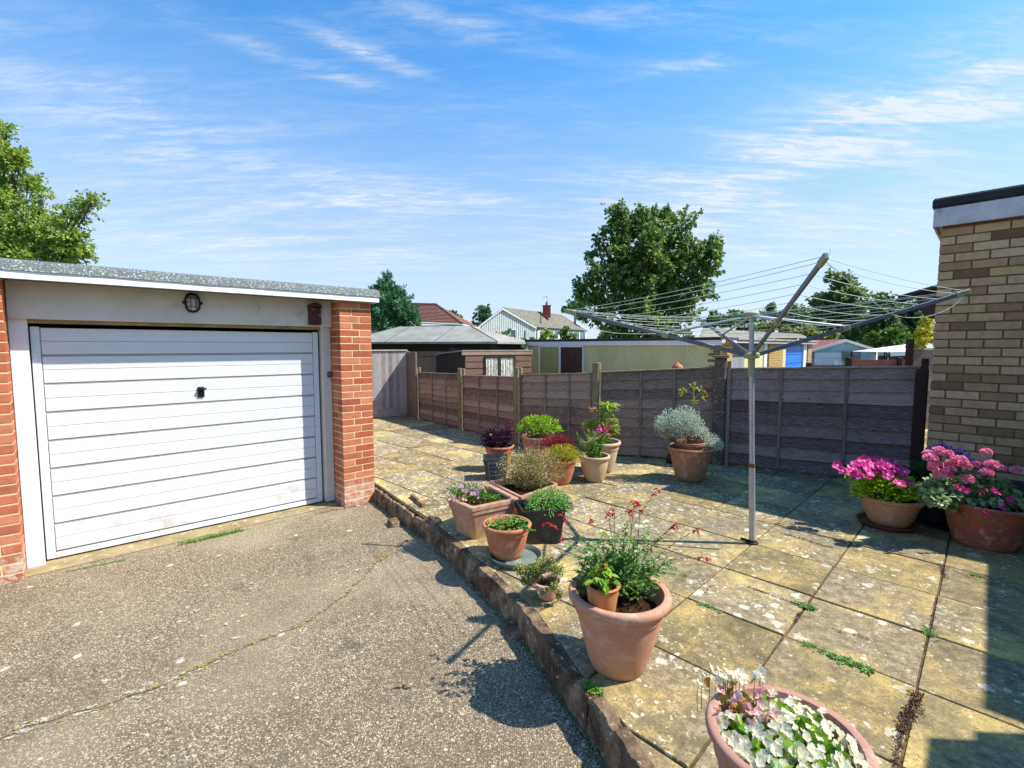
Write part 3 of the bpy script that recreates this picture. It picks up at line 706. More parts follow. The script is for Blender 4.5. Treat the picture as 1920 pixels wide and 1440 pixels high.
# roof: fascia and felt
mb = MB(); mb.bbox(G(-1.2, .405, 2.088), U * (2.81 + 1.2), NN * .022, Z * .059, .002)
mb.bbox(G(2.79, -5.2, 2.088), U * .022, NN * 5.604, Z * .059, .002); mb.build('fascia', M_FASCIA, gar)
mb = MB()
N = 90
ring = []
for i in range(N + 1):
    u = -1.25 + (2.825 + 1.25) * i / N; w = .004 * noise.noise(Vector((u * 3, 0, 0))); w2 = .006 * noise.noise(Vector((u * 1.3, 4, 0)))
    ring.append([G(u, .34, 2.146), G(u, .438 + w, 2.147 + w2 * .3), G(u, .432 + w, 2.153), G(u, .412 + w, 2.20 + w2), G(u, .385, 2.226 + w2), G(u, .30, 2.243 + w2), G(u, -2.5, 2.28), G(u, -5.3, 2.30)])
n8 = 8; vs = [v for r in ring for v in r]; fs = [(i * n8 + k, i * n8 + k + 1, (i + 1) * n8 + k + 1, (i + 1) * n8 + k) for i in range(N) for k in range(n8 - 1)]
fs += [tuple(range(N * n8 + n8 - 1, N * n8 - 1, -1))]
mb.raw(vs, fs, .5); mb.obox(G(-1.2, -5.25, 2.10), U * 3.98, NN * 5.64, Z * .045, .5)
mb.build('roof', M_FELT, gar, smooth=50)
# bulkhead lamp with cage
lu = on_line(365, (G(0, .15).x, G(0, .15).y), (U.x, U.y)); lz = at(365, 568, G(lu, .15).y).z
def oval(u, n, z, a, b, k=28):
    out = []
    for i in range(k):
        t = 2 * math.pi * i / k; out.append(G(u + a * math.copysign(abs(math.cos(t)) ** .8, math.cos(t)), n, z + b * math.copysign(abs(math.sin(t)) ** .8, math.sin(t))))
    return out
mb = MB(); mb.loft([oval(lu, .151, lz, .062, .088), oval(lu, .175, lz, .062, .088), oval(lu, .18, lz, .05, .075), oval(lu, .165, lz, .046, .07)], cap=False)
for s_ in (-1, 1): mb.bbox(G(lu + s_ * .068 - .012, .155, lz - .012), U * .024, NN * .018, Z * .024, .004)
lamp = mb.build('bulkhead_lamp', M_BLACK, gar, smooth=45)
mb = MB(); mb.loft([oval(lu, .168, lz, .048, .073), oval(lu, .2, lz, .043, .066), oval(lu, .212, lz, .03, .05), oval(lu, .216, lz, .01, .02)], cap=True); mb.build('lamp_glass', M_GLASS, lamp, smooth=60)
mb = MB()
for s_ in (-.022, .022): mb.tube([G(lu + s_, .17, lz + .082), G(lu + s_, .215, lz + .06), G(lu + s_, .222, lz), G(lu + s_, .215, lz - .06), G(lu + s_, .17, lz - .082)], .0028, 5)
for s_ in (-.04, .0, .04): mb.tube([G(lu - .058, .17, lz + s_), G(lu - .04, .213, lz + s_), G(lu + .04, .213, lz + s_), G(lu + .058, .17, lz + s_)], .0028, 5)
mb.build('cage', M_BLACK, lamp)
# small dark red box with pent lid, lock on the jamb
bu = on_line(590, (G(0, .15).x, G(0, .15).y), (U.x, U.y)); bz = at(590, 590, G(bu, .15).y).z
mb = MB(); mb.bbox(G(bu - .062, .151, bz - .11), U * .124, NN * .06, Z * .185, .008); bx = mb.build('wall_box', M_REDBOX, gar)
mb = MB(); rr_ = []
for k in range(9):
    t = math.pi * k / 8; rr_.append((bu - .07 * math.cos(t), bz + .075 + .045 * math.sin(t)))
mb.raw([G(a, .151, b) for a, b in rr_] + [G(a, .23, b) for a, b in rr_], [(k, k + 1, 10 + k, 9 + k) for k in range(8)] + [tuple(range(9))[::-1], tuple(range(9, 18))]); mb.build('lid', M_REDBOX, bx)
ku = on_line(616, (G(0, .11).x, G(0, .11).y), (U.x, U.y)); kz = at(616, 702, G(ku, .11).y).z
mb = MB(); mb.bbox(G(ku - .02, .101, kz - .03), U * .045, NN * .02, Z * .06, .004, None); kb = mb.build('lock_box', M('lock_case', '5c5a62', '4c4a52', rough=.4), gar)
mb = MB(); mb.tube([G(ku, .121, kz), G(ku, .134, kz)], .014, 14); mb.tube([G(ku + .005, .13, kz - .03), G(ku + .0, .13, kz - .06), G(ku + .03, .125, kz - .1)], .003, 5); mb.build('barrel', M_STEEL, kb, smooth=40)
# bent twig or nail mark hung on the lintel board
mb = MB(); tu = on_line(487, (G(0, .15).x, G(0, .15).y), (U.x, U.y)); tz = at(487, 578, G(tu, .15).y).z
mb.tube([G(tu - .01, .152, tz + .02), G(tu + .015, .156, tz + .018), G(tu + .003, .154, tz - .025)], .002, 5); mb.build('bent_nail', M('rust', '7a5030', '6a4428'), gar)
# threshold strip
mb = MB(); pts_t = []
for i in range(41):
    u = -.12 + 2.52 * i / 40; w = .012 * noise.noise(Vector((u * 5, 2, 0))); pts_t.append((G(u, .0, DZ + .004), G(u, .235 + .06 * (1 - i / 40) + w, DZ + .004)))
for a, b in zip(pts_t, pts_t[1:]): mb.face([a[0], a[1], b[1], b[0]], .5)
struct(mb, 'threshold', M_THRESH)

# ---------------------------------------------------------------- right brick building
WC = Vector((4.48, 5.18, 0)); WT = 2.86
bld = thing('brick_outbuilding', 'tall buff brick outbuilding with stained white fascia and dark felt at the right edge', 'building', WC)
mb = MB(); mb.obox(WC + E1 * .01 + E2 * .01, E1 * 3.2, E2 * 3.0, Z * 2.9); bw = mb.build('wall', M_MORTARD, bld)
m2 = MB(); brick_face(m2, WC, E1, -E2, 3.2, WT, pitch=.0885, bl=.262, j=.013, depth=.05); m2.build('bricks', M_BRICKB, bw)
m2 = MB(); brick_face(m2, WC + E2 * .05, E2, -E1, 2.9, WT, pitch=.0885, bl=.262, j=.013, depth=.05); m2.build('bricks', M_BRICKB, bw)
M_PLINTH = M('dark_plinth', '3c3c38', '48463e', scale=6, rough=.95, bump=.6)
mb = MB(); mb.obox(WC - E2 * .012 + E1 * .30, E1 * 2.9, E2 * .012, Z * .29); mb.build('plinth', M_PLINTH, bld)
mb = MB(); mb.bbox(WC - E2 * .07 - E1 * .06 + Z * 2.84, E1 * 3.3, E2 * .025, Z * .185, .004); mb.bbox(WC - E2 * .045 - E1 * .06 + Z * 2.84, E1 * .025, E2 * 3.1, Z * .185, .004); mb.build('fascia', M_OLDWHITE, bld)
mb = MB(); mb.obox(WC - E2 * .045 - E1 * .03 + Z * 2.86, E1 * 3.2, E2 * 3.05, Z * .012); mb.build('soffit', M_OLDWHITE, bld)
mb = MB(); mb.bbox(WC - E2 * .085 - E1 * .075 + Z * 3.028, E1 * 3.35, E2 * 3.15, Z * .105, .02); mb.build('roof', M_FELTD, bld)
mb = MB(); mb.face([WC - E1 * .06 + Z * 2.84, WC - E2 * .07 - E1 * .06 + Z * 2.84, WC + E1 * .0 + Z * 2.66]); mb.build('corner_block', M_OLDWHITE, bld)

# house out of frame to the right: its corner throws the straight shadow over the slabs
hs = thing('house', 'house just outside the right edge whose square shadow falls across the paving slabs', 'house', (5.2, 2.4, 0))
LH = 2.6 / math.tan(SUN_EL); SD = Vector((math.cos(SUN_AZ), math.sin(SUN_AZ), 0))
def shp(px, py, h): return g(px, py) + SD * (h / math.tan(SUN_EL))
a, b = shp(1850, 1046, 2.6), shp(1843, 1328, 2.6)
a = a + (a - b).normalized() * 0.05
mb = MB(); e = (a - b); mb.obox(b - Z * .3, e, Vector((e.y, -e.x, 0)).normalized() * 5, Z * 2.9); mb.build('wall', M_MORTARD, hs)
c = shp(1742, 1382, 2.2)
mb = MB(); mb.obox(c - E2 * 1.6 - Z * .3, E2 * 1.6 * .9999, E1 * .6 + Vector((.3, .1, 0)), Z * 2.5); mb.obox(c - E2 * 1.6 - Z * .3 + E1 * .1, E2 * 1.75, Vector((2, -2, 0)), Z * 2.45); mb.build('added_shadow_block', M_MORTARD, hs)  # added unseen block, shaped to cast the stepped corner of the shadow

# ---------------------------------------------------------------- fences at the back of the patio
FP = [g(785, 785), g(867, 805), g(972, 831), g(1117, 851), g(1346, 868)]
FEND = at(1732, 700, 5.40); FEND.z = 0
fence = thing('lap_fence', 'low weathered overlap fence with pale concrete posts running across the back of the patio', 'fence', FP[2])
def lap_panel(par, A, B, zb, za, zbv, bat, mat, nsl=9, seed=0, label=None):
    A, B = Vector(A), Vector(B); d = (B - A); L = d.length; d.normalize(); n = Vector((d.y, -d.x, 0)).normalized()
    if n.y > 0: n = -n
    mb = MB(); N = max(8, int(L / .09))
    for s_ in range(nsl):
        rr = R.random(); rows = []
        for i in range(N + 1):
            x = L * i / N; ht = za + (zbv - za) * i / N
            h = (ht - zb) / nsl; z0 = zb + s_ * h; z1 = z0 + h * 1.12
            w = .014 * noise.noise(Vector((x * 2.2 + seed, s_ * 3.3, 0))) + .004 * noise.noise(Vector((x * 9, s_ * 5.1 + seed, 1)))
            p = A + d * x
            lo = p + n * (.034 + .004 * noise.noise(Vector((x, s_ * 1.7, seed)))) + Z * (z0 + w)
            rows.append([p + Z * min(z1, ht), p + n * .007 + Z * min(z1, ht), lo, lo - n * .011, p - n * .0 + Z * (z0 + .01)])
        vs = [v for r_ in rows for v in r_]; fs = [(i * 5 + k, (i + 1) * 5 + k, (i + 1) * 5 + (k + 1) % 5, i * 5 + (k + 1) % 5) for i in range(N) for k in range(5)]
        mb.raw(vs, fs, rr)
    pan = mb.build('panel', mat, par, label=label)
    for t in bat:
        p = A + d * (L * t); zt = za + (zbv - za) * t; mb = MB()
        mb.bbox(p + n * .0 - d * .02 + Z * (zb + .01), d * .036, n * .042, Z * (zt - zb - .035), .004); mb.build('batten', M_BATTEN, pan)
    for t, sg in ((0, 1), (1, -1)):
        p = A + d * (L * t + sg * .005); zt = za + (zbv - za) * t; mb = MB()
        mb.bbox(p + Z * zb, d * .03 * sg, n * .036, Z * (zt - zb - .02), .003); mb.build('batten', M_BATTEN, pan)
    mb = MB(); mb.bbox(A - n * .012 + Z * (za - .018), d * L + Z * (zbv - za), n * .052, Z * .022, .004); mb.build('capping', mat, pan)
    mb = MB(); mb.bbox(A - n * .004 + Z * (zb - .0), d * L, n * .034, Z * .03, .004); mb.build('bottom_rail', mat, pan)
    return pan
tops = [(698, 701), (703, 706), (702, 699), (697, 688), (690, 686)]
posts = [(787, 688), (867, 690), (973, 688), (1118, 679), (1346, 671)]
PTS = FP + [FEND]
bats = [(.37, .7), (.35, .7), (.37, .7), (.37, .66), (.33, .67)]
for i in range(5):
    A, B = PTS[i], PTS[i + 1]; d = (B - A).normalized()
    A = A + d * .06; B = B - d * (.06 if i < 4 else .03)
    pa, pb = tops[i]
    xa = 960 + F * A.x / A.y; xb = 960 + F * B.x / B.y
    za, zb_ = at(xa, pa, A.y).z, at(xb, pb, B.y).z
    lap_panel(fence, A, B, .03, za, zb_, bats[i], M_LAP if i < 4 else M_LAPD, seed=i * 11, label='darker bluish panel beside the brick wall' if i == 4 else None)
for i, (px, py) in enumerate(posts):
    p = FP[i]; zt = at(px, py, p.y).z; d = (PTS[i + 1] - PTS[max(i - 1, 0)]).normalized(); n = Vector((d.y, -d.x, 0)); n = -n if n.y > 0 else n
    mb = MB(); w = .05 if i < 4 else .075
    if i < 4:
        mb.bbox(p - d * w - n * .05 - Z * .1, d * 2 * w, n * .045, Z * (zt + .09), .01); mb.bbox(p - d * w + n * .035 - Z * .1, d * 2 * w, n * .04, Z * (zt + .1), .012); mb.bbox(p - d * .025 - n * .01 - Z * .1, d * .05, n * .05, Z * (zt + .06), .004)
        mb.build('post', M_POSTC, fence)
    else:
        mb.bbox(p - d * w + n * .0 - Z * .1, d * 2 * w, n * .12, Z * (zt + .1), .018); po = mb.build('post', M_POSTW, fence, label='thick mottled dark post')
        mb = MB(); mb.obox(p - d * w * 1.3 + Z * (zt + .004), d * w * 2.7, n * .15, Z * .03); mb.build('cap', M_POSTC, po)
        mb = MB(); mb.bbox(p + d * (w + .006) + n * .01 - Z * .02, d * .05, n * .06, Z * (zt - .02), .004); mb.build('rail_post', M_SHED, po)
mb = MB(); d = (FEND - FP[4]).normalized(); n = Vector((d.y, -d.x, 0))
mb.bbox(FEND - d * .03 - Z * .05, d * .06, n * .09, Z * (at(1726, 672, FEND.y).z + .05), .006); mb.bbox(FEND - d * .075, d * .04, n * .06, Z * (at(1718, 700, FEND.y).z), .006); mb.build('end_post', M_DARKW, fence)
mb = MB(); q = at(1741, 700, 5.36); mb.bbox(Vector((q.x - .09, 5.36, -.05)), (.10, 0, 0), (0, .07, 0), Z * 1.40, .006); mb.build('end_post', M_DARKW, fence)
# a strip of the patio bed under the fences is hidden by gravel boards
mb = MB()
for A, B in zip(PTS, PTS[1:]):
    d = (B - A).normalized(); n = Vector((d.y, -d.x, 0)); mb.bbox(A + d * .07 - n * .012 - Z * .05, d * ((B - A).length - .14), n * .03, Z * .08, .004)
mb.build('gravel_board', M_KERB, fence)
# close board fence at the far left, and the wide board closing the corner
BA, BB = g(640, 790), g(764, 778); d = (BB - BA).normalized(); n = Vector((d.y, -d.x, 0)); n = -n if n.y > 0 else n
cf = thing('board_fence', 'tall silvery closeboard fence on a pale gravel board beyond the far end of the patio', 'fence', BB)
zt = at(730, 659, BB.y).z
mb = MB(); L = (BB - BA).length + 2.2; o0 = BB - d * L; x = 0
while x < L:
    w = R.uniform(.085, .1); dz = R.uniform(-.012, .012); tl = R.uniform(-.004, .004)
    mb.obox(o0 + d * x + Z * .2, d * w + n * .022, n * .012, Z * (zt - .2 + dz) + d * tl); x += w - .004
mb.build('boards', M_BOARD, cf)
mb = MB(); mb.bbox(o0 - n * .03 + Z * .0, d * L, n * .05, Z * .19, .006); mb.build('gravel_board', M_GRAVB, cf)
mb = MB(); mb.bbox(o0 - n * .03 + Z * (zt + .012), d * L, n * .09, Z * .03, .005); mb.build('capping', M_BOARD, cf)
mb = MB(); e = g(785, 787); q = BB + d * .03; dd = (e - q).normalized(); zt2 = at(775, 662, 10.9).z
mb.bbox(q, dd * ((e - q).length - .06), Vector((dd.y, -dd.x, 0)) * .04, Z * (zt2 + .02), .006); mb.build('post', M_BATTEN, cf)

# ---------------------------------------------------------------- beyond the fence
def poly_prism(mb, base_pts, z0, z1, rnd=None):
    n = len(base_pts); a = [Vector((p[0], p[1], z0)) for p in base_pts]; b = [Vector((p[0], p[1], z1)) for p in base_pts]
    mb.raw(a + b, [tuple(range(n))[::-1], tuple(range(n, 2 * n))] + [(k, (k + 1) % n, n + (k + 1) % n, n + k) for k in range(n)], rnd)
GZ = -.62
# brown shed with curtained window
P0 = at(872, 660, 12.3); P0.z = 0; SDv = (at(996, 660, 13.2) - P0); SDv.z = 0; SL = SDv.length; SDv.normalize(); SN = Vector((SDv.y, -SDv.x, 0))
zt = at(930, 659, 12.7).z
shed = thing('garden_shed', 'brown horizontal board shed with two patterned curtains in its window behind the fence', 'shed', P0)
mb = MB(); k = 12
for i in range(k):
    z0 = GZ + (zt - .08 - GZ) * i / k; h = (zt - .08 - GZ) / k
    mb.obox(P0 + Z * z0 - SN * .02, SDv * SL, SN * .004 + SN * .018, Z * (h * 1.02)); mb.obox(P0 + Z * z0 - SN * 0.0, SDv * SL, SN * .02, Z * h * .8)
sw = mb.build('wall', M_SHED, shed)
mb = MB(); a = P0; b = at(818, 667, 14.0); b.z = 0; poly_prism(mb, [a - SN * .03, b, b + Vector((.05, 2, 0)), a + Vector((.5, 2.2, 0))], GZ, at(820, 668, 14).z); 
mb.obox(b + Z * (at(820, 668, 14).z), (a - b) * 1.0 + Z * (zt - at(820, 668, 14).z), (0, .03, 0), Z * .001); mb.build('side_wall', M_DARKW, shed)
mb = MB(); mb.face([b + Z * (at(818, 668, 14).z), a + Z * (at(818, 668, 14).z - .05), a + Z * (zt + .0)]); mb.face([b + Z * (at(818, 668, 14).z), a + Z * zt, a + SN * -.9 + Z * (zt + .1)]); mb.build('gable', M_DARKW, shed)
mb = MB(); mb.bbox(P0 - SDv * .1 + Z * (zt - .09) , SDv * (SL + .12), SN * .04, Z * .10, .005); mb.build('eave_board', M_SHED, shed)
mb = MB(); mb.obox(P0 - SDv * .1 + Z * (zt + .01) + SN * .05, SDv * (SL + .12), -SN * 2.2 - Z * .12, Z * .03); mb.build('roof', M_FELTG, shed)
ta, tb = on_line(909, (P0.x, P0.y), (SDv.x, SDv.y)), on_line(963, (P0.x, P0.y), (SDv.x, SDv.y)); wz = at(935, 671, 12.7).z
mb = MB(); tm = on_line(935, (P0.x, P0.y), (SDv.x, SDv.y)); o = P0 + SN * .02
mb.bbox(o + SDv * (ta - .03) + Z * (wz - .65), SDv * .04, SN * .03, Z * .68, .003); mb.bbox(o + SDv * (tb - .01) + Z * (wz - .65), SDv * .04, SN * .03, Z * .68, .003); mb.bbox(o + SDv * (tm - .03) + Z * (wz - .65), SDv * .07, SN * .03, Z * .66, .003); mb.bbox(o + SDv * (ta - .03) + Z * (wz), SDv * (tb - ta + .06), SN * .03, Z * .04, .003)
win = mb.build('window', M_DARKW, shed)
for a_, b_ in ((ta + .01, tm - .03), (tm + .04, tb - .01)):
    mb = MB(); Nn = 26; pr = []
    for i in range(Nn + 1):
        x = a_ + (b_ - a_) * i / Nn; w = .012 * math.sin(i * 1.9) + .004 * math.sin(i * .7)
        pr.append((o + SDv * x + SN * (.012 + w) + Z * (wz - .62), o + SDv * (x + .03 * noise.noise(Vector((i * .2, 0, 0)))) + SN * (.008 + w * .6) + Z * wz))
    for p_, q_ in zip(pr, pr[1:]): mb.face([p_[0], q_[0], q_[1], p_[1]], .5)
    mb.build('curtain', M_CURT, win)
# strip of paler boards left of that shed
BQ = at(785, 668, 15.2); BQ.z = 0; d = at(822, 668, 14.8) - BQ; d.z = 0
fb = thing('board_fence', 'short run of pale vertical boards between the wide post and dark shed', 'fence', BQ)
mb = MB(); zq = at(800, 668, 15).z
for i in range(12): mb.obox(BQ - d * .3 + d * 1.4 * i / 12 + Z * GZ, d * 1.4 / 12 * .93, (0, .015, 0), Z * (zq - GZ - .08))
mb.build('boards', M_BOARD, fb); mb = MB(); mb.obox(BQ - d * .3 + Z * (zq - .08) - Vector((0, .03, 0)), d * 1.45, (0, .04, 0), Z * .1); mb.build('capping', M_GRAVB, fb)
# hip roofed summerhouse
hz = at(800, 641, 14.6).z; A = at(640, 641, 15.2); B = at(933, 641, 13.6); A.z = B.z = 0; d = (B - A).normalized(); n = Vector((-d.y, d.x, 0)); W_ = 3.6
rz = at(770, 612, 16.0).z
sh2 = thing('summerhouse', 'large timber shed with a pale grey felt hip roof behind the silvery fence', 'shed', A)
mb = MB(); L = (B - A).length; o = A - d * .0
c = [o, o + d * L, o + d * L + n * W_, o + n * W_]; r0, r1 = o + n * 1.5 + d * 1.25, o + d * (L - 1.45) + n * 1.5
q = [p + Z * hz for p in c] + [r0 + Z * rz, r1 + Z * rz]
mb.raw(q, [(0, 1, 5, 4), (1, 2, 5), (2, 3, 4, 5), (3, 0, 4)], .5); mb.raw([p + Z * hz for p in c] + [p + Z * (hz - .06) for p in c], [(0, 4, 5, 1), (1, 5, 6, 2), (2, 6, 7, 3), (3, 7, 4, 0), (4, 7, 6, 5)], .5)
rf = mb.build('roof', M_FELTG, sh2)
mb = MB()
for p_, q_ in ((c[0], r0), (c[1], r1)):
    mb = MB(); mb.tube([p_ + Z * (hz + .005), q_ + Z * (rz + .008)], .014, 6); mb.build('felt_seam', M_FELTG, rf)
for t in (.3, .62):
    mb = MB(); mb.tube([o + d * L * t + Z * (hz + .004), o + d * L * (t + .0) + n * 1.45 + Z * (rz + .004 - .02)], .006, 5); mb.build('felt_seam', M_FELTD, rf)
mb = MB(); w = [o + d * .35 + n * .35, o + d * (L - .32) + n * .35, o + d * (L - .32) + n * (W_ - .3), o + d * .35 + n * (W_ - .3)]; poly_prism(mb, w, hz - .28, hz - .062); mb.build('eave_band', M_DARKW, sh2)
mb = MB(); w = [o + d * .25 + n * .28, o + d * (L - .25) + n * .28, o + d * (L - .25) + n * (W_ - .3), o + d * .25 + n * (W_ - .3)]; poly_prism(mb, w, hz - .42, hz - .281); mb.build('pale_board', M_SHED, sh2)
mb = MB(); w = [o + d * .35 + n * .35, o + d * (L - .35) + n * .35, o + d * (L - .35) + n * (W_ - .35), o + d * .35 + n * (W_ - .35)]; poly_prism(mb, w, GZ, hz - .421); mb.build('wall', M_SHED, sh2)

# rendered garage with a side window, then the row of garages round its corner
CG = at(1356, 660, 11.7); CG.z = 0
gz = at(1356, 634, 11.7).z
t = on_line(990, (CG.x, CG.y), (E1.x, E1.y)); A = CG + E1 * t      # t negative
rg = thing('rendered_garage', 'long cream rendered garage with a dark flat roof edge and brown side door', 'garage', A)
L = -t; n = -E2
def onw(px): return on_line(px, (A.x, A.y), (E1.x, E1.y))
mb = MB(); mb.obox(A + Z * GZ, E1 * L, E2 * 5, Z * (gz - GZ - .02)); rw = mb.build('wall', M_RENDER, rg)
ft = at(1340, 645, 11.8).z
mb = MB(); mb.obox(A + n * .004 + Z * (ft - .03) - E1 * .03, E1 * (L + .02), n * .05, Z * (gz - .042 - ft + .03)); mb.build('fascia', M_WHITE, rg)
mb = MB(); mb.bbox(A + n * .09 + Z * (gz - .04) - E1 * .08, E1 * (L + .05), -n * 5.1, Z * .07, .01); mb.build('roof', M_FELTD, rg)
w0, w1, w2, w3 = onw(1011), onw(1050), onw(1052), onw(1095); o = A + n * .001
wt = at(1050, 651, A.y - 1).z
mb = MB()
for a_, b_ in ((w0, w0 + .06), (w1 - .02, w1 + .05), (w3 - .04, w3)): mb.bbox(o + E1 * a_ + Z * (GZ + .5), E1 * (b_ - a_), n * .04, Z * (wt - GZ - .5), .004)
mb.bbox(o + E1 * w0 + Z * (wt - .0), E1 * (w3 - w0), n * .04, Z * .06, .004); wf = mb.build('window', M_WHITE, rg)
mb = MB(); mb.obox(o + E1 * (w0 + .06) + Z * (GZ + .5), E1 * (w1 - .02 - w0 - .06), n * .012, Z * (wt - GZ - .5)); mb.build('blind', M_YELP, wf)
mb = MB(); mb.bbox(o + E1 * (w1 + .05) + Z * GZ, E1 * (w3 - .04 - w1 - .05), n * .018, Z * (wt - GZ), .003)
for k in range(5):
    mb.obox(o + E1 * (w1 + .1 + k * (w3 - w1 - .15) / 5) + n * .018 + Z * GZ, E1 * .012, n * .005, Z * (wt - GZ - .05))
mb.build('door', M_DOORBR, rg)
# brick quoin where the render has fallen away, at the corner
mb = MB()
for r_ in range(9):
    mb.bbox(CG - E1 * (.18 + .12 * (r_ % 2) + .1 * R.random()) + n * .0 + Z * (1.0 + r_ * .075), E1 * (.17 + .12 * (r_ % 2)), n * .008, Z * .065, .003)
mb.build('bare_bricks', M_MORTARD, rw)
row = thing('garage_row', 'row of flat roofed yellow brick garages with a grey and a bright blue door', 'garage', CG)
UD = Vector((math.cos(math.radians(47)), math.sin(math.radians(47)), 0)); RNn = Vector((UD.y, -UD.x, 0))
def onr(px): return on_line(px, (CG.x, CG.y), (UD.x, UD.y))
te = onr(1516)
zf = at(1400, 644, (CG + UD * onr(1400)).y).z
def seg(mb, a, b, z0, z1, off=0.0, th=.06): mb.bbox(CG + UD * onr(a) + RNn * off + Z * z0, UD * (onr(b) - onr(a)), RNn * th, Z * (z1 - z0), .006)
mb = MB(); mb.obox(CG + UD * .14 - E1 * 4.5 + Z * GZ, UD * (te - .14), E1 * 4.5, Z * (zf - GZ)); mb.build('wall', M_MORTARD, row)
for a_, b_ in ((1352.5, 1362.5), (1433, 1459), (1507, 1514)):
    mb = MB(); x0_, x1_ = onr(a_), onr(b_); brick_face(mb, CG + UD * x0_ + RNn * .14, UD, RNn, x1_ - x0_, zf - GZ, z0=GZ, depth=.13)
    mb.build('pillar', M_YBRICK, row)
mb = MB(); seg(mb, 1353, 1516, zf + .004, gz - .06, .12, .14); mb.build('fascia', M_WHITE, row)
mb = MB(); mb.bbox(CG + UD * .15 + RNn * .3 + Z * (gz - .049), UD * (te - .15), -E1 * 4.6, Z * .06, .01); mb.build('roof', M_FELTG, row)
mb = MB(); seg(mb, 1363, 1425, GZ, zf - .32, .01, .03); gd = mb.build('door', M_GREYD, row)
mb = MB(); seg(mb, 1363, 1425, zf - .315, zf - .002, .01, .06); mb.build('top_panel', M_DKGREY, gd)
mb = MB(); seg(mb, 1425.5, 1431, GZ, zf - .002, .01, .1); mb.build('door_post', M_WHITE, row)
mb = MB(); zz = zf - .04; 
for k in range(7): seg(mb, 1460, 1500, zz - .3, zz - .02, .01, .05); zz -= .3
seg(mb, 1460, 1500, GZ, zf - .01, .005, .02); mb.build('door', M_BLUE, row, label='bright blue garage door')
mb = MB(); seg(mb, 1500.5, 1506, GZ, zf - .002, .01, .1); mb.build('door_post', M_WHITE, row)
# darker roof rising behind the row
q = at(1310, 633, 15.5); mb = MB(); mb.raw([q, at(1512, 634, 19), at(1500, 626, 20.5), at(1400, 621, 19), at(1345, 615, 17.5), at(1318, 615, 17), at(1312, 631, 21), at(1512, 631, 22)], [(0, 1, 2, 3), (0, 3, 4, 5), (5, 4, 3, 6), (3, 2, 7, 6), (1, 7, 2), (0, 5, 6), (0, 6, 7, 1)])
tag(mb.build('shed_roof', M_ROOFG, loc=q), 'low grey pitched roof showing above the white fascia of the garage row', 'roof')
# terracotta finial or pot top over the fence
p = at(1270, 688, 7.4); mb = MB(); mb.lathe(p, [(.001, .075), (.02, .07), (.03, .05), (.06, .03), (.085, .0), (.085, -.12)], 18)
mb.build('chimney_pot', M_POT_C, loc=p, smooth=50); tag(bpy.data.objects['chimney_pot'], 'small brown rounded ornament just showing above the fence near the dark post', 'ornament')

# pale blue gabled outbuilding
def Q(px, py, Y): return at(px, py, Y)
def gable(root, l, r, ap, Y, dy, zb, wall, fas, roofm, over=.15):
    a, b, c = Q(l[0], l[1], Y), Q(r[0], r[1], Y), Q(ap[0], ap[1], Y)
    D_ = Vector((.25, 1, 0)).normalized() * dy
    mb = MB(); vs = [Vector((a.x, Y, zb)), Vector((b.x, Y, zb)), b, c, a]; vs += [v + D_ for v in vs]
    mb.raw(vs, [(0, 1, 2, 3, 4), (5, 9, 8, 7, 6), (1, 6, 7, 2), (0, 4, 9, 5)]); mb.build('wall', wall, root)
    mb = MB()
    for p_, q_ in ((a, c), (b, c)):
        e = (p_ - q_).normalized() * over; mb.obox(q_ + Vector((0, -.12, .02)), (p_ - q_) + e, D_ + Vector((0, .2, 0)), Z * .05)
    mb.build('roof', roofm, root)
    mb = MB()
    for p_, q_ in ((a, c), (b, c)):
        e = (p_ - q_).normalized() * over; mb.obox(q_ + Vector((0, -.16, -.05)), (p_ - q_) + e, Vector((0, .035, 0)), Z * .12)
    mb.build('bargeboard', fas, root); return a, b, c
ob = thing('outbuilding', 'pale blue gabled garage with a white door and pebbled side panel beyond the fence', 'outbuilding', Q(1579, 690, 22))
gable(ob, (1516, 659), (1642, 658), (1582, 639), 22, 7, GZ, M_PALEB, M_WCLAD, M_TILER)
mb = MB()
def rect(mb, x0, y0, x1, y1, Y, th=.05): a = at(x0, y0, Y); b = at(x1, y1, Y); mb.obox(Vector((a.x, Y, b.z)), (b.x - a.x, 0, 0), (0, -th, 0), (0, 0, a.z - b.z))
rect(mb, 1526, 661, 1577, 672, 21.98); rect(mb, 1526, 672.4, 1577, 700, 21.98); mb.build('door', M_WHITE, ob)
mb = MB(); rect(mb, 1578, 659, 1611, 676, 21.98, .08); mb.build('panel', M_PEBBLE, ob)
mb = MB(); rect(mb, 1563, 677, 1569, 700, 21.6); mb.build('post', M_WHITE, ob)
mb = MB(); rect(mb, 1513, 659, 1525, 671, 21.98, .03); mb.build('panel', M_PEBBLE, ob)
a, b = at(1643, 659, 22), at(1650, 659, 25.5)
mb = MB(); a.z = GZ; b.z = GZ; d = b - a; mb.obox(a, d, (0, .05, 0), Z * (at(1613, 658, 22).z - GZ)); mb.build('side_wall', M_WHITE2, ob)
sg_ = thing('outbuilding', 'tiny cream gable beside the white canopy, right of the pale blue garage', 'outbuilding', Q(1655, 690, 24))
gable(sg_, (1636, 664), (1664, 666), (1652, 650), 24, 5, GZ, M_WCLAD, M_OLDWHITE, M_ROOFG)
mb = MB(); rect(mb, 1638, 667, 1662, 690, 23.9); mb.build('doorway', M_BLACK, sg_)
gzb = thing('gazebo', 'white fabric gazebo canopy on thin poles over a dark sheet by the far trees', 'gazebo', Q(1700, 690, 19))
a, b, c = at(1668, 660, 19), at(1738, 658, 19), at(1702, 645, 20.2)
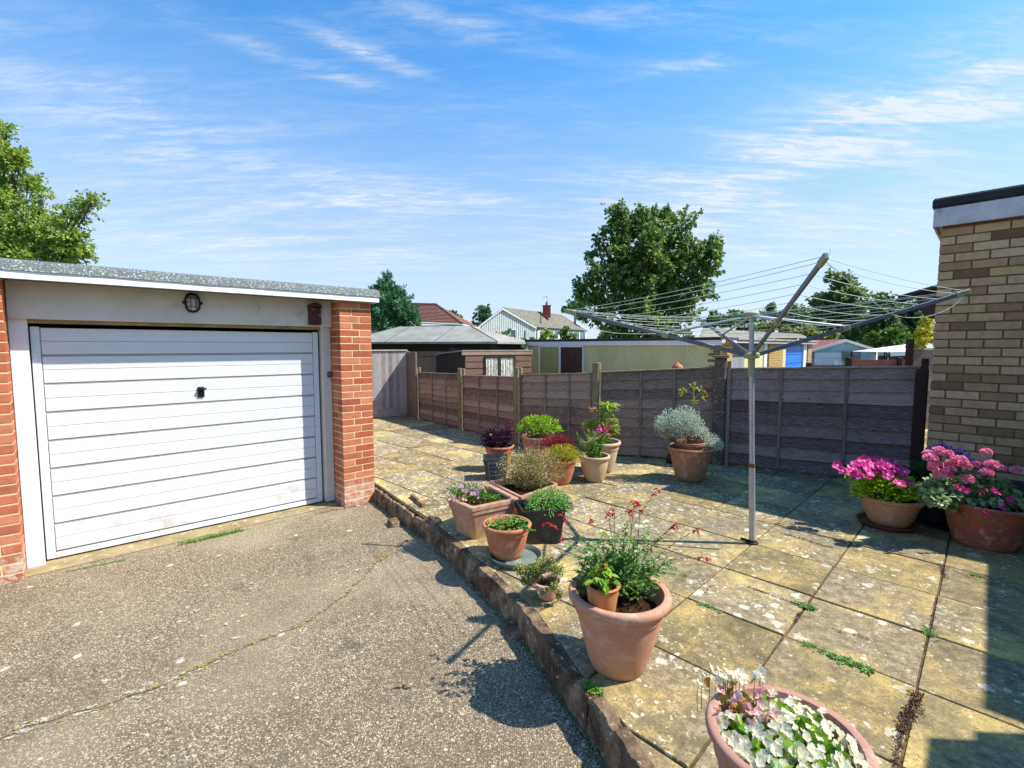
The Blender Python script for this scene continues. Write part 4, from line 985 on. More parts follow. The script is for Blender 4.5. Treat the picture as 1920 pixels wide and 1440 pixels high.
mb = MB(); k = [a, b, b + Vector((.2, 2.4, 0)), a + Vector((.2, 2.4, 0)), c]; mb.raw(k, [(0, 1, 4), (1, 2, 4), (2, 3, 4), (3, 0, 4)]); mb.raw([a, b, b - Z * .16, a - Z * .16], [(0, 1, 2, 3)]); mb.build('canopy', M_CANVAS, gzb)
for p_ in k[:4]:
    mb = MB(); mb.tube([p_, Vector((p_.x, p_.y, GZ))], .03, 6); mb.build('pole', M_BLACK, gzb)
mb = MB(); rect(mb, 1666, 668, 1702, 690, 19.6); mb.build('dark_sheet', M_DKGREY, gzb)  # plain dark grey sheet below the canopy
# dark fences on the right, beyond
for (x0, y0, x1, Y, m_, lab, posts_) in ((1703, 655, 1750, 9.4, M_LAPD, 'dark grey board fence standing higher beside the buff brick wall', (1706,)), (1590, 674, 1745, 10.5, M_TILER, 'reddish brown low fence seen over the right end of the lap fence', (1591, 1685)), (1512, 684, 1592, 11.5, M_TILER, 'low dark red fence rail just above the lap fence below the pale blue garage', (1516,))):
    a = at(x0, y0, Y); b = at(x1, y0, Y); fx = thing('panel_fence', lab, 'fence', Vector((a.x, Y, GZ)))
    mb = MB(); nb = 14; L = b.x - a.x
    for i in range(8):
        h = (a.z - GZ) / 8; mb.obox((a.x, Y, GZ + h * i), (L, 0, 0), (0, -.02 - .004 * (i % 2), 0), (0, 0, h * .97))
    mb.build('panel', m_, fx)
    for px in posts_:
        q = at(px, y0 - (19 if Y < 10 else 4), Y); mb = MB(); mb.bbox((q.x - .05, Y - .06, GZ), (.1, 0, 0), (0, .1, 0), (0, 0, q.z - GZ), .012); mb.build('post', M_DARKW, fx)

# white clad house
HY = 58
wh = thing('clad_house', 'white clad house with ribbed grey roof and red chimney left of the big maple', 'house', Vector((at(945, 650, HY).x, HY, GZ)))
a, b, c = at(899, 614, 56.5), at(1003, 611, 60), at(946, 578, 58)
bx_ = Vector((.62, 1, 0)).normalized() * 15
gd_ = b - a; gd_.z = 0; gdn = gd_.normalized()
mb = MB(); vs = [Vector((a.x, a.y, GZ)), Vector((b.x, b.y, GZ)), b, c, a]; vs += [v + bx_ for v in vs]
mb.raw(vs, [(0, 1, 2, 3, 4), (5, 9, 8, 7, 6), (1, 6, 7, 2), (0, 4, 9, 5)]); w_ = mb.build('wall', M_GREYCL, wh)
mb = MB(); out = Vector((gdn.y, -gdn.x, 0)); L = gd_.length; nb = 26
for i in range(nb):
    x = L * i / nb; t = (x + L / nb * .5) / L; tc_ = (c - a).dot(gdn) / L
    zt_ = a.z + (c.z - a.z) * min(1, t / tc_) if t < tc_ else b.z + (c.z - b.z) * (1 - t) / (1 - tc_)
    mb.obox(Vector((a.x, a.y, GZ)) + gdn * (x + .02) + out * .01, gdn * (L / nb - .075), out * .04, Z * (zt_ - GZ - .05))
so = Vector((bx_.y, -bx_.x, 0)).normalized()
for i in range(48):
    mb.obox(Vector((b.x, b.y, GZ)) + bx_ * (i / 48) + so * .01, bx_ * (.8 / 48), so * .04, Z * (b.z - GZ - .1))
mb.build('cladding', M_WCLAD, w_)
mb = MB(); Nr = 60
for p_, s_ in ((a, -1), (b, 1)):
    e = (p_ - c).normalized() * .5; ot = -bx_.normalized() * .35
    for i in range(Nr):
        q0 = c + ot + (bx_ + bx_.normalized() * .5) * (i / Nr); wv = (bx_.length + .5) / Nr
        mb.obox(q0 + Z * .02, (p_ - c) + e, bx_.normalized() * wv * .62, Z * .10); mb.obox(q0 + bx_.normalized() * wv * .62 + Z * .0, (p_ - c) + e, bx_.normalized() * wv * .38, Z * .05)
mb.build('roof', M_ROOFG, wh)
mb = MB()
for p_ in (a, b):
    e = (p_ - c).normalized() * .5; mb.obox(c - bx_.normalized() * .42 - Z * .2, (p_ - c) + e, bx_.normalized() * .06, Z * .22)
mb.build('bargeboard', M_WCLAD, wh)
mb = MB(); q = b + (b - c).normalized() * .5; mb.tube([q - bx_.normalized() * .3, q + bx_ * 1.02], .07, 6); mb.tube([q + bx_.normalized() * .6, b + so * .1 - Z * .5 + bx_.normalized() * .3, Vector((b.x, b.y, GZ)) + so * .1 + bx_.normalized() * .3], .06, 6); mb.build('gutter', M_BLACK, wh)
q = at(1025, 583, 65); mb = MB(); mb.obox(q - Vector((.5, .4, .9)), (1.0, 0, 0), (0, .8, 0), (0, 0, 1.6)); mb.obox(q - Vector((.56, .46, -.62)), (1.12, 0, 0), (0, .92, 0), (0, 0, .12)); ch = mb.build('chimney', M_CHIM, wh)
mb = MB(); mb.tube([q + Z * .7, q + Z * 1.2], [.16, .12], 10); mb.tube([q + Vector((.05, 0, 1.2)), q + Vector((.05, 0, 1.9))], .02, 5); mb.tube([q + Vector((-.5, 0, 1.75)), q + Vector((.1, 0, 1.95))], .03, 5)
for k in range(4): mb.tube([q + Vector((-.45 + k * .13, -.2, 1.77 + k * .045)), q + Vector((-.45 + k * .13, .2, 1.77 + k * .045))], .012, 4)
mb.build('aerial', M_CHIM, ch)
q = at(1014, 600, 62); mb = MB(); mb.tube([q - Z * .7, q + Z * 1.1], .06, 8); mb.tube([q - Z * .7, q - Z * .35], [.3, .07], 10); mb.build('flue', M_DKGREY, wh)
for px0, px1 in ((1027, 1047), (1072, 1098)):
    t0, t1 = on_line(px0, (b.x, b.y), (bx_.x, bx_.y)), on_line(px1, (b.x, b.y), (bx_.x, bx_.y)); z1 = b.z - .35
    mb = MB(); mb.obox(Vector((b.x, b.y, z1 - 1.25)) + bx_ * t0 + so * .05, bx_ * (t1 - t0), so * .05, Z * 1.25); wn = mb.build('window', M_WHITE, wh)
    mb = MB(); tm = (t0 + t1) / 2; e = (t1 - t0) * .08
    for u0_, u1_ in ((t0 + e, tm - e / 2), (tm + e / 2, t1 - e)): mb.obox(Vector((b.x, b.y, z1 - 1.15)) + bx_ * u0_ + so * .1, bx_ * (u1_ - u0_), so * .01, Z * 1.05)
    mb.build('pane', M_WIN, wn)
t = on_line(955, (a.x, a.y), (gdn.x, gdn.y)); q = Vector((a.x, a.y, 0)) + gdn * t + out * .05
mb = MB(); mb.obox(q + Z * (at(955, 633, 59).z), gdn * .9, out * .04, Z * 1.0); wn = mb.build('window', M_WHITE, wh); mb = MB(); mb.obox(q + gdn * .1 + out * .04 + Z * (at(955, 633, 59).z + .1), gdn * .7, out * .01, Z * .8); mb.build('pane', M_WIN, wn)
mb = MB(); t = on_line(984, (a.x, a.y), (gdn.x, gdn.y)); q = Vector((a.x, a.y, 0)) + gdn * t + out * .08; mb.tube([q + Z * GZ, q + Z * at(984, 619, 58.5).z], .06, 5); mb.build('drainpipe', M_BLACK, wh)
# brown tiled house
bh = thing('tiled_house', 'house with a brown tiled hip roof showing between the conifer and the clad house', 'house', Vector((at(800, 650, 48).x, 48, GZ)))
er, el = at(867, 608, 47), at(690, 600, 50); r0, r1 = at(700, 569, 52), at(818, 572, 51.5); bk = Vector((1.0, 9, 0))
def tileroof(mb, e0, e1, t0, t1, rows=13):
    for i in range(rows):
        f0, f1 = i / rows, (i + 1.25) / rows; p0, p1 = e0 + (t0 - e0) * f0, e1 + (t1 - e1) * f0; q1, q0 = e1 + (t1 - e1) * min(f1, 1), e0 + (t0 - e0) * min(f1, 1)
        mb.face([p0 + Z * .10, p1 + Z * .10, q1 + Z * .01, q0 + Z * .01]); mb.face([p0, p1, p1 + Z * .10, p0 + Z * .10], .2)
mb = MB(); tileroof(mb, el, er, r0, r1); tileroof(mb, er, er + bk, r1, r1 + Vector((.1, .3, 0))); mb.tube([r0 + Z * .08, r1 + Z * .08], .12, 6); mb.tube([r1 + Z * .08, er + Z * .08], .1, 6); mb.build('roof', M_TILE, bh)
mb = MB(); iw = Vector((-.5, .6, 0)); poly_prism(mb, [el + iw, er + iw, er + bk + iw, el + bk], GZ, er.z - .05); mb.build('wall', M_GREYCL, bh)
mb = MB(); mb.tube([el - Z * .05, er - Z * .05], .09, 6); mb.tube([er + bk - Z * .05, er - Z * .05], .09, 6); mb.tube([er - Z * .1 + iw * .3, er - Z * .6 + iw * .8, Vector((er.x + iw.x, er.y + iw.y - .1, GZ))], .06, 6); mb.build('gutter', M_WCLAD, bh)
# dark eave of the neighbouring building behind the brick wall
ev = thing('lean_to_roof', 'dark weathered roof verge poking out from behind the buff brick wall', 'roof', at(1720, 570, 8.2))
a, b = at(1683, 557, 7.8), at(1800, 523, 7.8)
mb = MB(); mb.bbox(a - Z * .03, b - a, (.3, .35, .02), Z * .05, .01); mb.build('sheet', M_FELTD, ev)
mb = MB(); mb.bbox(a - Z * .11 + Vector((.02, .05, 0)), b - a, (0, .04, 0), Z * .08, .01); mb.build('bargeboard', M_DARKW, ev)
a, b = at(1716, 557, 8.4), at(1800, 557, 8.4); mb = MB(); c0 = at(1716, 556, 8.4); c1 = at(1732, 592, 8.4)
mb.raw([c0, at(1800, 540, 8.4), at(1800, 592, 8.4), c1, c0 + Vector((1, 1, 0)), at(1800, 540, 9.4), at(1800, 592, 9.4), c1 + Vector((1, 1, 0))], [(0, 3, 2, 1), (4, 5, 6, 7), (0, 1, 5, 4), (0, 4, 7, 3), (2, 3, 7, 6)]); mb.build('wall', M_DARKW, ev)

# ---------------------------------------------------------------- trees beyond
def rdir():
    z = R.uniform(-1, 1); t = R.uniform(0, 2 * math.pi); r = math.sqrt(1 - z * z); return Vector((r * math.cos(t), r * math.sin(t), z))
def crown(mb, blobs, Y, nl, ls, depth=.8, sub=14, spread=.45, asp=.62, up=.35, spiky=0.0):
    tot = sum(b[2] ** 2 for b in blobs); cs = []
    for (px, py, rp) in blobs:
        r = rp * Y / F; c = at(px, py, Y + R.uniform(-1, 1) * depth * r * .7); k = max(6, int(nl * rp * rp / tot)); cs.append((c, r))
        subs = [(c + rdir() * r * R.uniform(.35, .85), r * R.uniform(.22, .42)) for _ in range(sub)]
        for i in range(k):
            sc_, sr = R.choice(subs); d = rdir(); q = R.random() ** .5
            p = sc_ + Vector((d.x, d.y, d.z * .75)) * sr * q
            if spiky and R.random() < spiky: p = sc_ + (sc_ - c).normalized() * sr * R.uniform(.8, 1.9) + d * sr * .12
            L = ls * R.uniform(.6, 1.3); mb.leafq(p, (d + Vector((0, 0, -up)) + (p - c).normalized() * .4), rdir(), L, L * asp)
    return cs
def tree(name, label, Y, blobs, nl, ls, mat, base_px, tr=.12, cat='tree', zb=GZ, limbs=True, **k):
    b = at(base_px, 660, Y); b.z = zb; t = thing(name, label, cat, b)
    mb = MB(); cs = crown(mb, blobs, Y, nl, ls, **k); mb.build('crown', mat, t)
    mt = MB(); top = sum((c for c, r in cs), Vector()) / len(cs); h = top.z - zb
    fork = b + (top - b) * .45 + Vector((0, 0, 0)); mt.tube([b, b + (fork - b) * .5 + Vector((.05, 0, 0)), fork, top], [tr * 1.3, tr, tr * .8, tr * .25], 9)
    if limbs:
        for c, r in cs:
            m = fork + (c - fork) * .5 + rdir() * r * .2 + Z * r * .15; s0 = fork + (top - fork) * R.uniform(0, .4)
            mt.tube([s0, m, c], [tr * .5, tr * .3, tr * .1], 6)
            for _ in range(5):
                e = c + rdir() * r * .85; mt.tube([c + (m - c) * R.random() * .6, (c + e) / 2 + rdir() * r * .1, e], [tr * .12, tr * .08, tr * .02], 4)
    mt.build('trunk', M_BARK, t, smooth=60); return t
tree('maple_tree', 'big bushy dark green maple with leaves turning at its tips behind the cream garage', 26,
     [(1165, 425, 32), (1210, 420, 42), (1260, 430, 40), (1150, 470, 38), (1205, 475, 48), (1265, 480, 45), (1310, 470, 32), (1338, 455, 14), (1130, 520, 34), (1185, 530, 46), (1245, 540, 46), (1300, 525, 36), (1328, 545, 16), (1100, 550, 22), (1120, 575, 34), (1180, 590, 44), (1240, 590, 44), (1285, 580, 28), (1325, 500, 26), (1335, 470, 18), (1200, 560, 50), (1220, 505, 55), (1345, 455, 8), (1150, 612, 28), (1210, 618, 30), (1255, 612, 26), (1165, 395, 10), (1200, 400, 12), (1240, 402, 12), (1125, 450, 12), (1085, 535, 12), (1105, 480, 10)],
     36000, .21, G_MAPLE, 1205, .16, spiky=.24, sub=16)
cb = [(724, 514, 5), (728, 520, 7), (698, 575, 14), (740, 605, 34), (765, 585, 16), (700, 555, 10), (722, 535, 14), (735, 545, 18), (716, 560, 20), (742, 570, 24), (725, 590, 34), (755, 592, 26), (708, 600, 24), (775, 600, 14), (702, 545, 8), (752, 555, 10)]
tree('conifer_tree', 'dark blue green conifer with a ragged pointed top above the garage roof corner', 21, cb, 16000, .17, G_CONIF, 730, .10, spiky=.22, sub=18, asp=.35, up=-.5)
tree('garden_tree', 'leafy light green tree spreading in from the left edge over the garage roof', 10.5,
     [(-40, 330, 70), (-10, 280, 40), (10, 345, 52), (0, 420, 70), (50, 400, 46), (60, 450, 50), (105, 425, 34), (110, 465, 34), (140, 400, 22), (165, 385, 20), (180, 372, 14), (25, 300, 26), (12, 245, 18), (55, 345, 18), (85, 360, 14), (135, 478, 22), (150, 440, 12), (-60, 450, 80), (130, 450, 28), (155, 470, 20), (95, 470, 40), (30, 300, 22), (20, 480, 60), (-10, 235, 12)],
     42000, .066, G_LIGHT, -60, .06, spiky=.28, sub=18, zb=GZ)
bgtrees = [
    ('broad_tree', 'olive rounded tree behind the raised arm of the rotary dryer', 34, [(1575, 545, 34), (1545, 570, 34), (1600, 575, 34), (1520, 590, 30), (1560, 600, 40), (1610, 605, 34), (1580, 625, 40), (1535, 622, 30), (1575, 522, 12), (1630, 620, 36), (1500, 610, 28), (1590, 540, 26), (1560, 560, 40), (1600, 600, 44)], 20000, .26, G_OLIVE, 1570, .2, .08),
    ('broad_tree', 'dark tree with upright tips left of the wall, behind the dark eave', 30, [(1655, 575, 22), (1650, 600, 30), (1690, 590, 26), (1720, 590, 26), (1670, 625, 34), (1715, 620, 34), (1645, 560, 9), (1665, 555, 8), (1700, 605, 34), (1665, 600, 34), (1730, 575, 20), (1640, 620, 30), (1690, 640, 34), (1735, 600, 26)], 17000, .22, G_DARK, 1680, .15, .12),
    ('laurel_bush', 'glossy mid green bush low beside the white canopy', 24, [(1640, 640, 20), (1672, 632, 22), (1700, 640, 18), (1620, 650, 14)], 3200, .17, G_HEDGE, 1670, .05, .0),
    ('golden_bush', 'bright yellow leaved bush right beside the edge of the buff wall', 17, [(1730, 620, 12), (1735, 605, 10), (1728, 640, 12), (1715, 650, 8), (1740, 590, 8), (1742, 632, 12)], 900, .13, G_YELL, 1735, .04, .1),
    ('pine_tree', 'small dark pine left of the leaning arm above the garage row', 60, [(1445, 582, 12), (1435, 592, 13), (1458, 595, 12), (1478, 588, 14), (1488, 600, 18), (1470, 605, 16)], 2600, .4, G_DARK, 1460, .25, .1),
    ('clipped_hedge_tree', 'low rounded pale green tree just right of the big maple', 45, [(1345, 600, 18), (1370, 597, 20), (1395, 602, 20), (1330, 610, 14), (1415, 610, 16)], 3200, .3, G_HEDGE, 1370, .2, .0),
    ('scrub_tree', 'grey green scrubby tree in front of the olive tree near the dryer hub', 28, [(1500, 622, 14), (1530, 628, 16), (1560, 632, 14), (1470, 625, 14), (1440, 620, 16)], 2600, .2, G_THYME, 1520, .08, .05),
    ('fir_tree', 'narrow dark fir tree directly left of the clad house gable', 66, [(905, 582, 9), (910, 592, 13), (900, 605, 14), (918, 600, 13), (892, 618, 14), (912, 578, 5)], 2200, .42, G_CONIF, 905, .2, .2),
    ('round_tree', 'mid green round tree between the tiled roof and the fir', 62, [(848, 590, 9), (855, 600, 10), (862, 618, 13), (880, 625, 12), (870, 632, 14)], 1500, .4, G_DARK, 860, .2, .0),
    ('pine_tree', 'flat topped dark pine just behind the right end of the ribbed roof', 72, [(1070, 575, 10), (1085, 578, 12), (1060, 580, 7), (1095, 590, 12)], 1300, .45, G_DARK, 1080, .3, .0),
    ('fruit_bush', 'light green bush in front of the clad house gable over the shed roof', 19, [(925, 640, 14), (945, 645, 16), (940, 628, 8), (965, 650, 14), (985, 645, 10), (912, 650, 10), (1000, 640, 6)], 1500, .13, G_HEDGE, 945, .04, .2),
    ('conifer_bush', 'small grey green conifer spire against the clad gable', 30, [(955, 622, 4), (957, 634, 7), (953, 645, 9), (962, 650, 8)], 700, .16, G_CONIF, 957, .05, .1),
    ('shrub', 'pale green feathery shrub rising over the black flat roof edge', 21, [(1022, 628, 7), (1028, 620, 5), (1015, 633, 6), (1035, 632, 6)], 500, .12, G_LIGHT, 1024, .03, .2),
    ('shrub', 'dark green bushy shrub at the clad house windows above the flat roof', 21, [(1060, 618, 7), (1055, 628, 8), (1065, 630, 8), (1075, 632, 6)], 700, .12, G_HEDGE, 1060, .03, .1),
]
for nm, lab, Y, bl, nl, ls, mt_, bpx, tr, sp in bgtrees:
    tree(nm, lab, Y, bl, nl, ls, mt_, bpx, tr, spiky=sp, sub=8, limbs=False, cat='bush' if 'bush' in nm or nm == 'shrub' else 'tree')
far = MB()
for i in range(40):
    px = -200 + i * 60; crown(far, [(px + R.uniform(-20, 20), 640 - R.uniform(0, 8), R.uniform(12, 20))], 110, 260, 1.0, sub=6)
o = far.build('far_treeline', G_DARK); o['kind'] = 'stuff'; o['label'] = 'distant line of trees along the horizon'; o['category'] = 'trees'

# ---------------------------------------------------------------- rotary clothes dryer
HB = Vector((1.96, 3.85, 0)); HT = at(1409, 592, 3.85); HH = at(1409, 668, 3.85)
rot = thing('rotary_dryer', 'rotary clothes dryer with four raised metal arms and strung plastic lines on a leaning pole', 'clothes dryer', HB)
ax = (HT - HB).normalized()
mb = MB(); jn = HB + ax * .66; mb.tube([HB - ax * .02, jn], .0235, 16); pole = mb.build('pole', M_METAL, rot, smooth=60)
mb = MB(); mb.tube([jn, HB + ax * ((HH - HB).length)], .0195, 16); mb.build('upper_pole', M_METAL, pole, smooth=60)
mb = MB(); mb.tube([HH, HT], .0185, 16); mb.build('inner_pole', M_METAL, pole, smooth=60)
mb = MB(); mb.tube([jn - ax * .03, jn + ax * .004], .0245, 16); mb.build('rust_band', M('rust_band', '7a5236', '6a4630'), pole)
mb = MB(); mb.lathe((0, 0, 0), [(.0, -.16), (.024, -.16), (.026, -.02), (.055, -.015), (.062, .0), (.062, .02), (.05, .03), (.02, .032)], 20)
q = Vector((0, 0, 1)).rotation_difference(ax); mb.v = [q @ v + HH for v in mb.v]; mb.build('lower_hub', M_HUBP, rot, smooth=40)
mb = MB(); mb.lathe((0, 0, 0), [(.0, .03), (.05, .028), (.06, .018), (.06, .0), (.045, -.012), (.02, -.015)], 20); mb.v = [q @ v + HT for v in mb.v]; mb.build('upper_hub', M_HUBP, rot, smooth=40)
ends = [at(1065, 584, 4.09), at(1546, 484, 2.46), at(1812, 548, 3.62), at(1308, 596, 5.22)]
mids = [at(1247, 630, 0), at(1456, 612, 0)]
arm = []
for k, e in enumerate(ends):
    d = (e - HH).normalized(); s0 = HH + d * .05; sd = d.cross(ax).normalized(); up = sd.cross(d)
    if up.z < 0: up = -up
    mb = MB(); mb.bbox(s0 - sd * .009 - up * .016, (e - s0), sd * .018, up * .032, .004); a = mb.build('arm', M_METALD, rot)
    mb = MB(); mb.bbox(e - d * .07 - sd * .013 - up * .02, d * .095, sd * .026, up * .04, .006); mb.build('end_cap', M_HUBP, a)
    m = HH + d * ((e - HH).length * .46); mb = MB(); mb.bbox(m - d * .025 - sd * .014 - up * .022, d * .05, sd * .028, up * .044, .005); mb.build('bracket', M_HUBP, a)
    t0 = HT + (m - HT).normalized() * .045 + sd * .0; mb = MB(); mb.tube([t0, m + up * .012], .0095, 8); mb.build('strut', M_METAL, rot, smooth=60)
    arm.append((HH, d, (e - HH).length, up))
mb = MB()
fr = [.985, .95, .87, .79, .71, .63, .55, .47]
for j, f in enumerate(fr):
    for k in range(4):
        A = arm[k][0] + arm[k][1] * arm[k][2] * f + arm[k][3] * .018; B = arm[(k + 1) % 4]; B = B[0] + B[1] * B[2] * (f if j else .99) + B[3] * .018
        sag = .012 + .015 * R.random(); N = 10
        mb.tube([A + (B - A) * i / N - Z * sag * 4 * (i / N) * (1 - i / N) for i in range(N + 1)], .0019, 5, cap=False)
mb.build('line', M_LINE, rot)
def curve(P, n=16):
    P = [Vector(p) for p in P]; out = []
    for k in range(len(P) - 1):
        for i in range(n // 2): out.append(cr(P, k, i / (n // 2)))
    return out + [P[-1]]
mb = MB(); mb.tube(curve([at(1812, 548, 3.62), at(1785, 575, 3.6), at(1740, 593, 3.58), at(1690, 594, 3.5), at(1650, 575, 3.2), at(1550, 492, 2.5)]), .0022, 5); mb.build('loose_line', M_LINE, rot)
mb = MB(); mb.tube(curve([at(1067, 586, 4.09), at(1100, 610, 4.05), at(1150, 624, 4.0), at(1230, 626, 3.95)]), .0022, 5); mb.build('loose_line', M_LINE, rot)
mb = MB(); mb.tube(curve([at(1288, 646, 3.93), at(1290, 662, 3.9), at(1298, 676, 3.9)]), .0022, 5); mb.build('loose_line', M_LINE, rot)
mb = MB(); mb.tube(curve([at(1549, 484, 2.46), at(1556, 476, 2.46), at(1556, 465, 2.45)]), .0012, 4); mb.build('loose_line', M_LINE, rot)
mb = MB(); mb.lathe(HB, [(.045, .0), (.045, .012), (.028, .02), (.026, .03)], 16); mb.tube([HB + Vector((-.03, 0, .02)), HB + Vector((-.09, .01, .035))], .012, 8); mb.build('ground_socket', M_BLACK, rot)

# ---------------------------------------------------------------- pots
def soil(par, c, r, z, mat=M_SOIL):
    mb = MB(); n = 30; rings = []
    for i in range(9):
        q = r * i / 8; rings.append([c + Vector((q * math.cos(2 * math.pi * k / n), q * math.sin(2 * math.pi * k / n), z + .018 * noise.noise(Vector((q * 22 * math.cos(2 * math.pi * k / n), q * 22 * math.sin(2 * math.pi * k / n), c.x * 5))) - .05 * (q / r) ** 2 * .3)) for k in range(n)])
    mb.loft(rings)
    for _ in range(int(250 * r)):
        t = R.uniform(0, 6.28); q = r * .95 * math.sqrt(R.random()); p = c + Vector((q * math.cos(t), q * math.sin(t), z + .003)); s_ = R.uniform(.004, .011)
        mb.raw([p + rdir() * s_ for _ in range(4)], [(0, 1, 2), (0, 2, 3), (0, 3, 1), (1, 3, 2)])
    return mb.build('soil', mat, par)
def pot(label, x, y, rb, rr, h, mat, z=0.0, lip=.035, th=.012, band=True, sd=.05, grp='round plant pots', name='plant_pot', foot=False, bulge=.0, so=True):
    c = Vector((x, y, z)); t = thing(name, label, 'plant pot', c, grp); mb = MB()
    rn = rr * .90
    def rad(f): return rb + (rn - rb) * (f ** .8) + bulge * math.sin(math.pi * f) * rr
    pr = [(0, .0), (rb - .008, .0), (rb, .006)]
    if foot: pr += [(rb + .004, .022), (rb - .004, .026)]
    for i in range(1, 13):
        f = i / 12; zz_ = h * .74 * f + .006
        pr.append((rad(f * .82), zz_))
    if band: pr += [(rad(.84) + .006, h * .755), (rad(.9) + .006, h * .82), (rad(.95) + .003, h - lip - .006)]
    else: pr += [(rad(.92), h - lip - .01)]
    pr += [(rr - .006, h - lip), (rr, h - lip * .7), (rr + .001, h - lip * .35), (rr - .004, h - .004), (rr - .011, h), (rr - th - .012, h - .003), (rr - th - .018, h - .02), (rn - th - .008, h - lip - .02), (rad(.7) - th, h * .5)]
    mb.lathe(c, pr, 56, wob=.006); mb.build('shell', mat, t, smooth=50)
    if so: soil(t, c, rn - th - .01 if sd < .09 else rad(.86) - th, h - sd)
    return t, c, h - sd
def saucer(label, x, y, r, h, mat, z=0.0):
    c = Vector((x, y, z)); mb = MB(); mb.lathe(c, [(0, .004), (r * .84, .0), (r * .87, .003), (r - .004, h * .8), (r, h), (r - .004, h + .003), (r - .009, h), (r * .86, .012), (0, .012)][::1], 48)
    return tag(mb.build('saucer', mat, smooth=40, loc=c), label, 'saucer', 'pot saucers')
A_, Ac, Az = pot('biggest pinkish terracotta tub holding a smaller pot beside the kerb', .534, 2.333, .130, .250, .395, M_POT_A, lip=.045, th=.022, sd=.075, band=True)
B_, Bc, Bz = pot('dusty pink double rimmed tub of white begonias cut off by the bottom edge', .862, 1.435, .15, .236, .39, M_POT_B, lip=.03, th=.018, sd=.07)
saucer('green grey saucer with water under the orange tub by the kerb', .028, 3.55, .20, .045, M_SAUCER)
C_, Cc, Cz = pot('orange terracotta tub standing off centre in a green grey saucer', -.04, 3.60, .115, .187, .255, M_POT_C, z=.013, lip=.03, sd=.05, bulge=.02)
H_, Hc, Hz = pot('orange tub of purple foliage behind the black slatted planter', -.165, 6.25, .13, .195, .32, M_POT_C, sd=.03)
I_, Ic, Iz = pot('pinkish tub of golden green shrub nearest the fence post', .354, 6.75, .15, .232, .355, M_POT_B, sd=.03)
J_, Jc, Jz = pot('orange tub of yellow and crimson heathers left of the beige pot', .567, 5.63, .12, .20, .29, M_POT_C, sd=.02, bulge=.02)
K_, Kc, Kz = pot('smaller beige bell shaped pot standing in front of the larger beige one', .985, 5.72, .105, .186, .312, M_POT_BEIGE, sd=.04, foot=True, bulge=.05, band=False, lip=.04)
L_, Lc, Lz = pot('larger beige pot with a swagged band holding the yellow pieris', 1.143, 6.14, .14, .245, .402, M_POT_BEIGE, sd=.04, lip=.045, bulge=.02)
M2_, Mc, Mz = pot('dull brown terracotta tub of silver foliage in front of the thick post', 2.15, 5.77, .155, .272, .405, M_POT_DUSK, sd=.04)
saucer('thin brown saucer under the tub of magenta petunias', 3.37, 4.26, .225, .04, M_SAUC_BR)
N_, Nc, Nz = pot('pink terracotta tub of magenta petunias in a brown saucer', 3.40, 4.27, .145, .255, .26, M_POT_A, z=.013, sd=.03)
saucer('dark saucer half hidden behind the brown red tub', 3.87, 4.28, .21, .03, M_BLACK)
O_, Oc, Oz = pot('navy black pot hidden behind the pink geraniums', 3.86, 4.34, .12, .18, .32, M_BLACKP, z=.013, sd=.03, band=False)
P_, Pc, Pz = pot('large brown red tub of pink geraniums at the right edge', 3.86, 3.85, .20, .315, .36, M_POT_BROWN, sd=.03, lip=.03)
Q_, Qc, Qz = pot('tiny pale pink plastic pot on the kerb side of the biggest tub', .225, 2.995, .055, .094, .115, M_PINKPOT, sd=.012, lip=.012, th=.004, band=False)
R_, Rc, Rz = pot('small bare terracotta pot standing on the soil inside the biggest tub', .435, 2.25, .056, .086, .165, M_POT_SMALL, z=.30, sd=.02, lip=.004, th=.008, band=False)
# white clip disc and slot on the pink pot
mb = MB(); q = Qc + Vector((-.055, -.075, .075)); mb.tube([q, q + Vector((-.004, -.008, 0))], .009, 12); mb.build('drip_disc', M_WHITE, Q_, smooth=30)
mb = MB(); q = Qc + Vector((.03, -.086, .09)); mb.bbox(q, (.04, .012, .0), (0, -.004, 0), (0, 0, .014), .003); mb.build('handle_slot', M_WHITE, Q_)
# inner ring pot in M
mb = MB(); mb.lathe(Mc + Vector((.01, .05, Mz)), [(.16, -.02), (.17, .05), (.178, .055), (.18, .085), (.168, .09), (.155, .08), (.15, .0)], 40); mb.build('inner_pot', M_POT_DUSK, M2_, smooth=50)
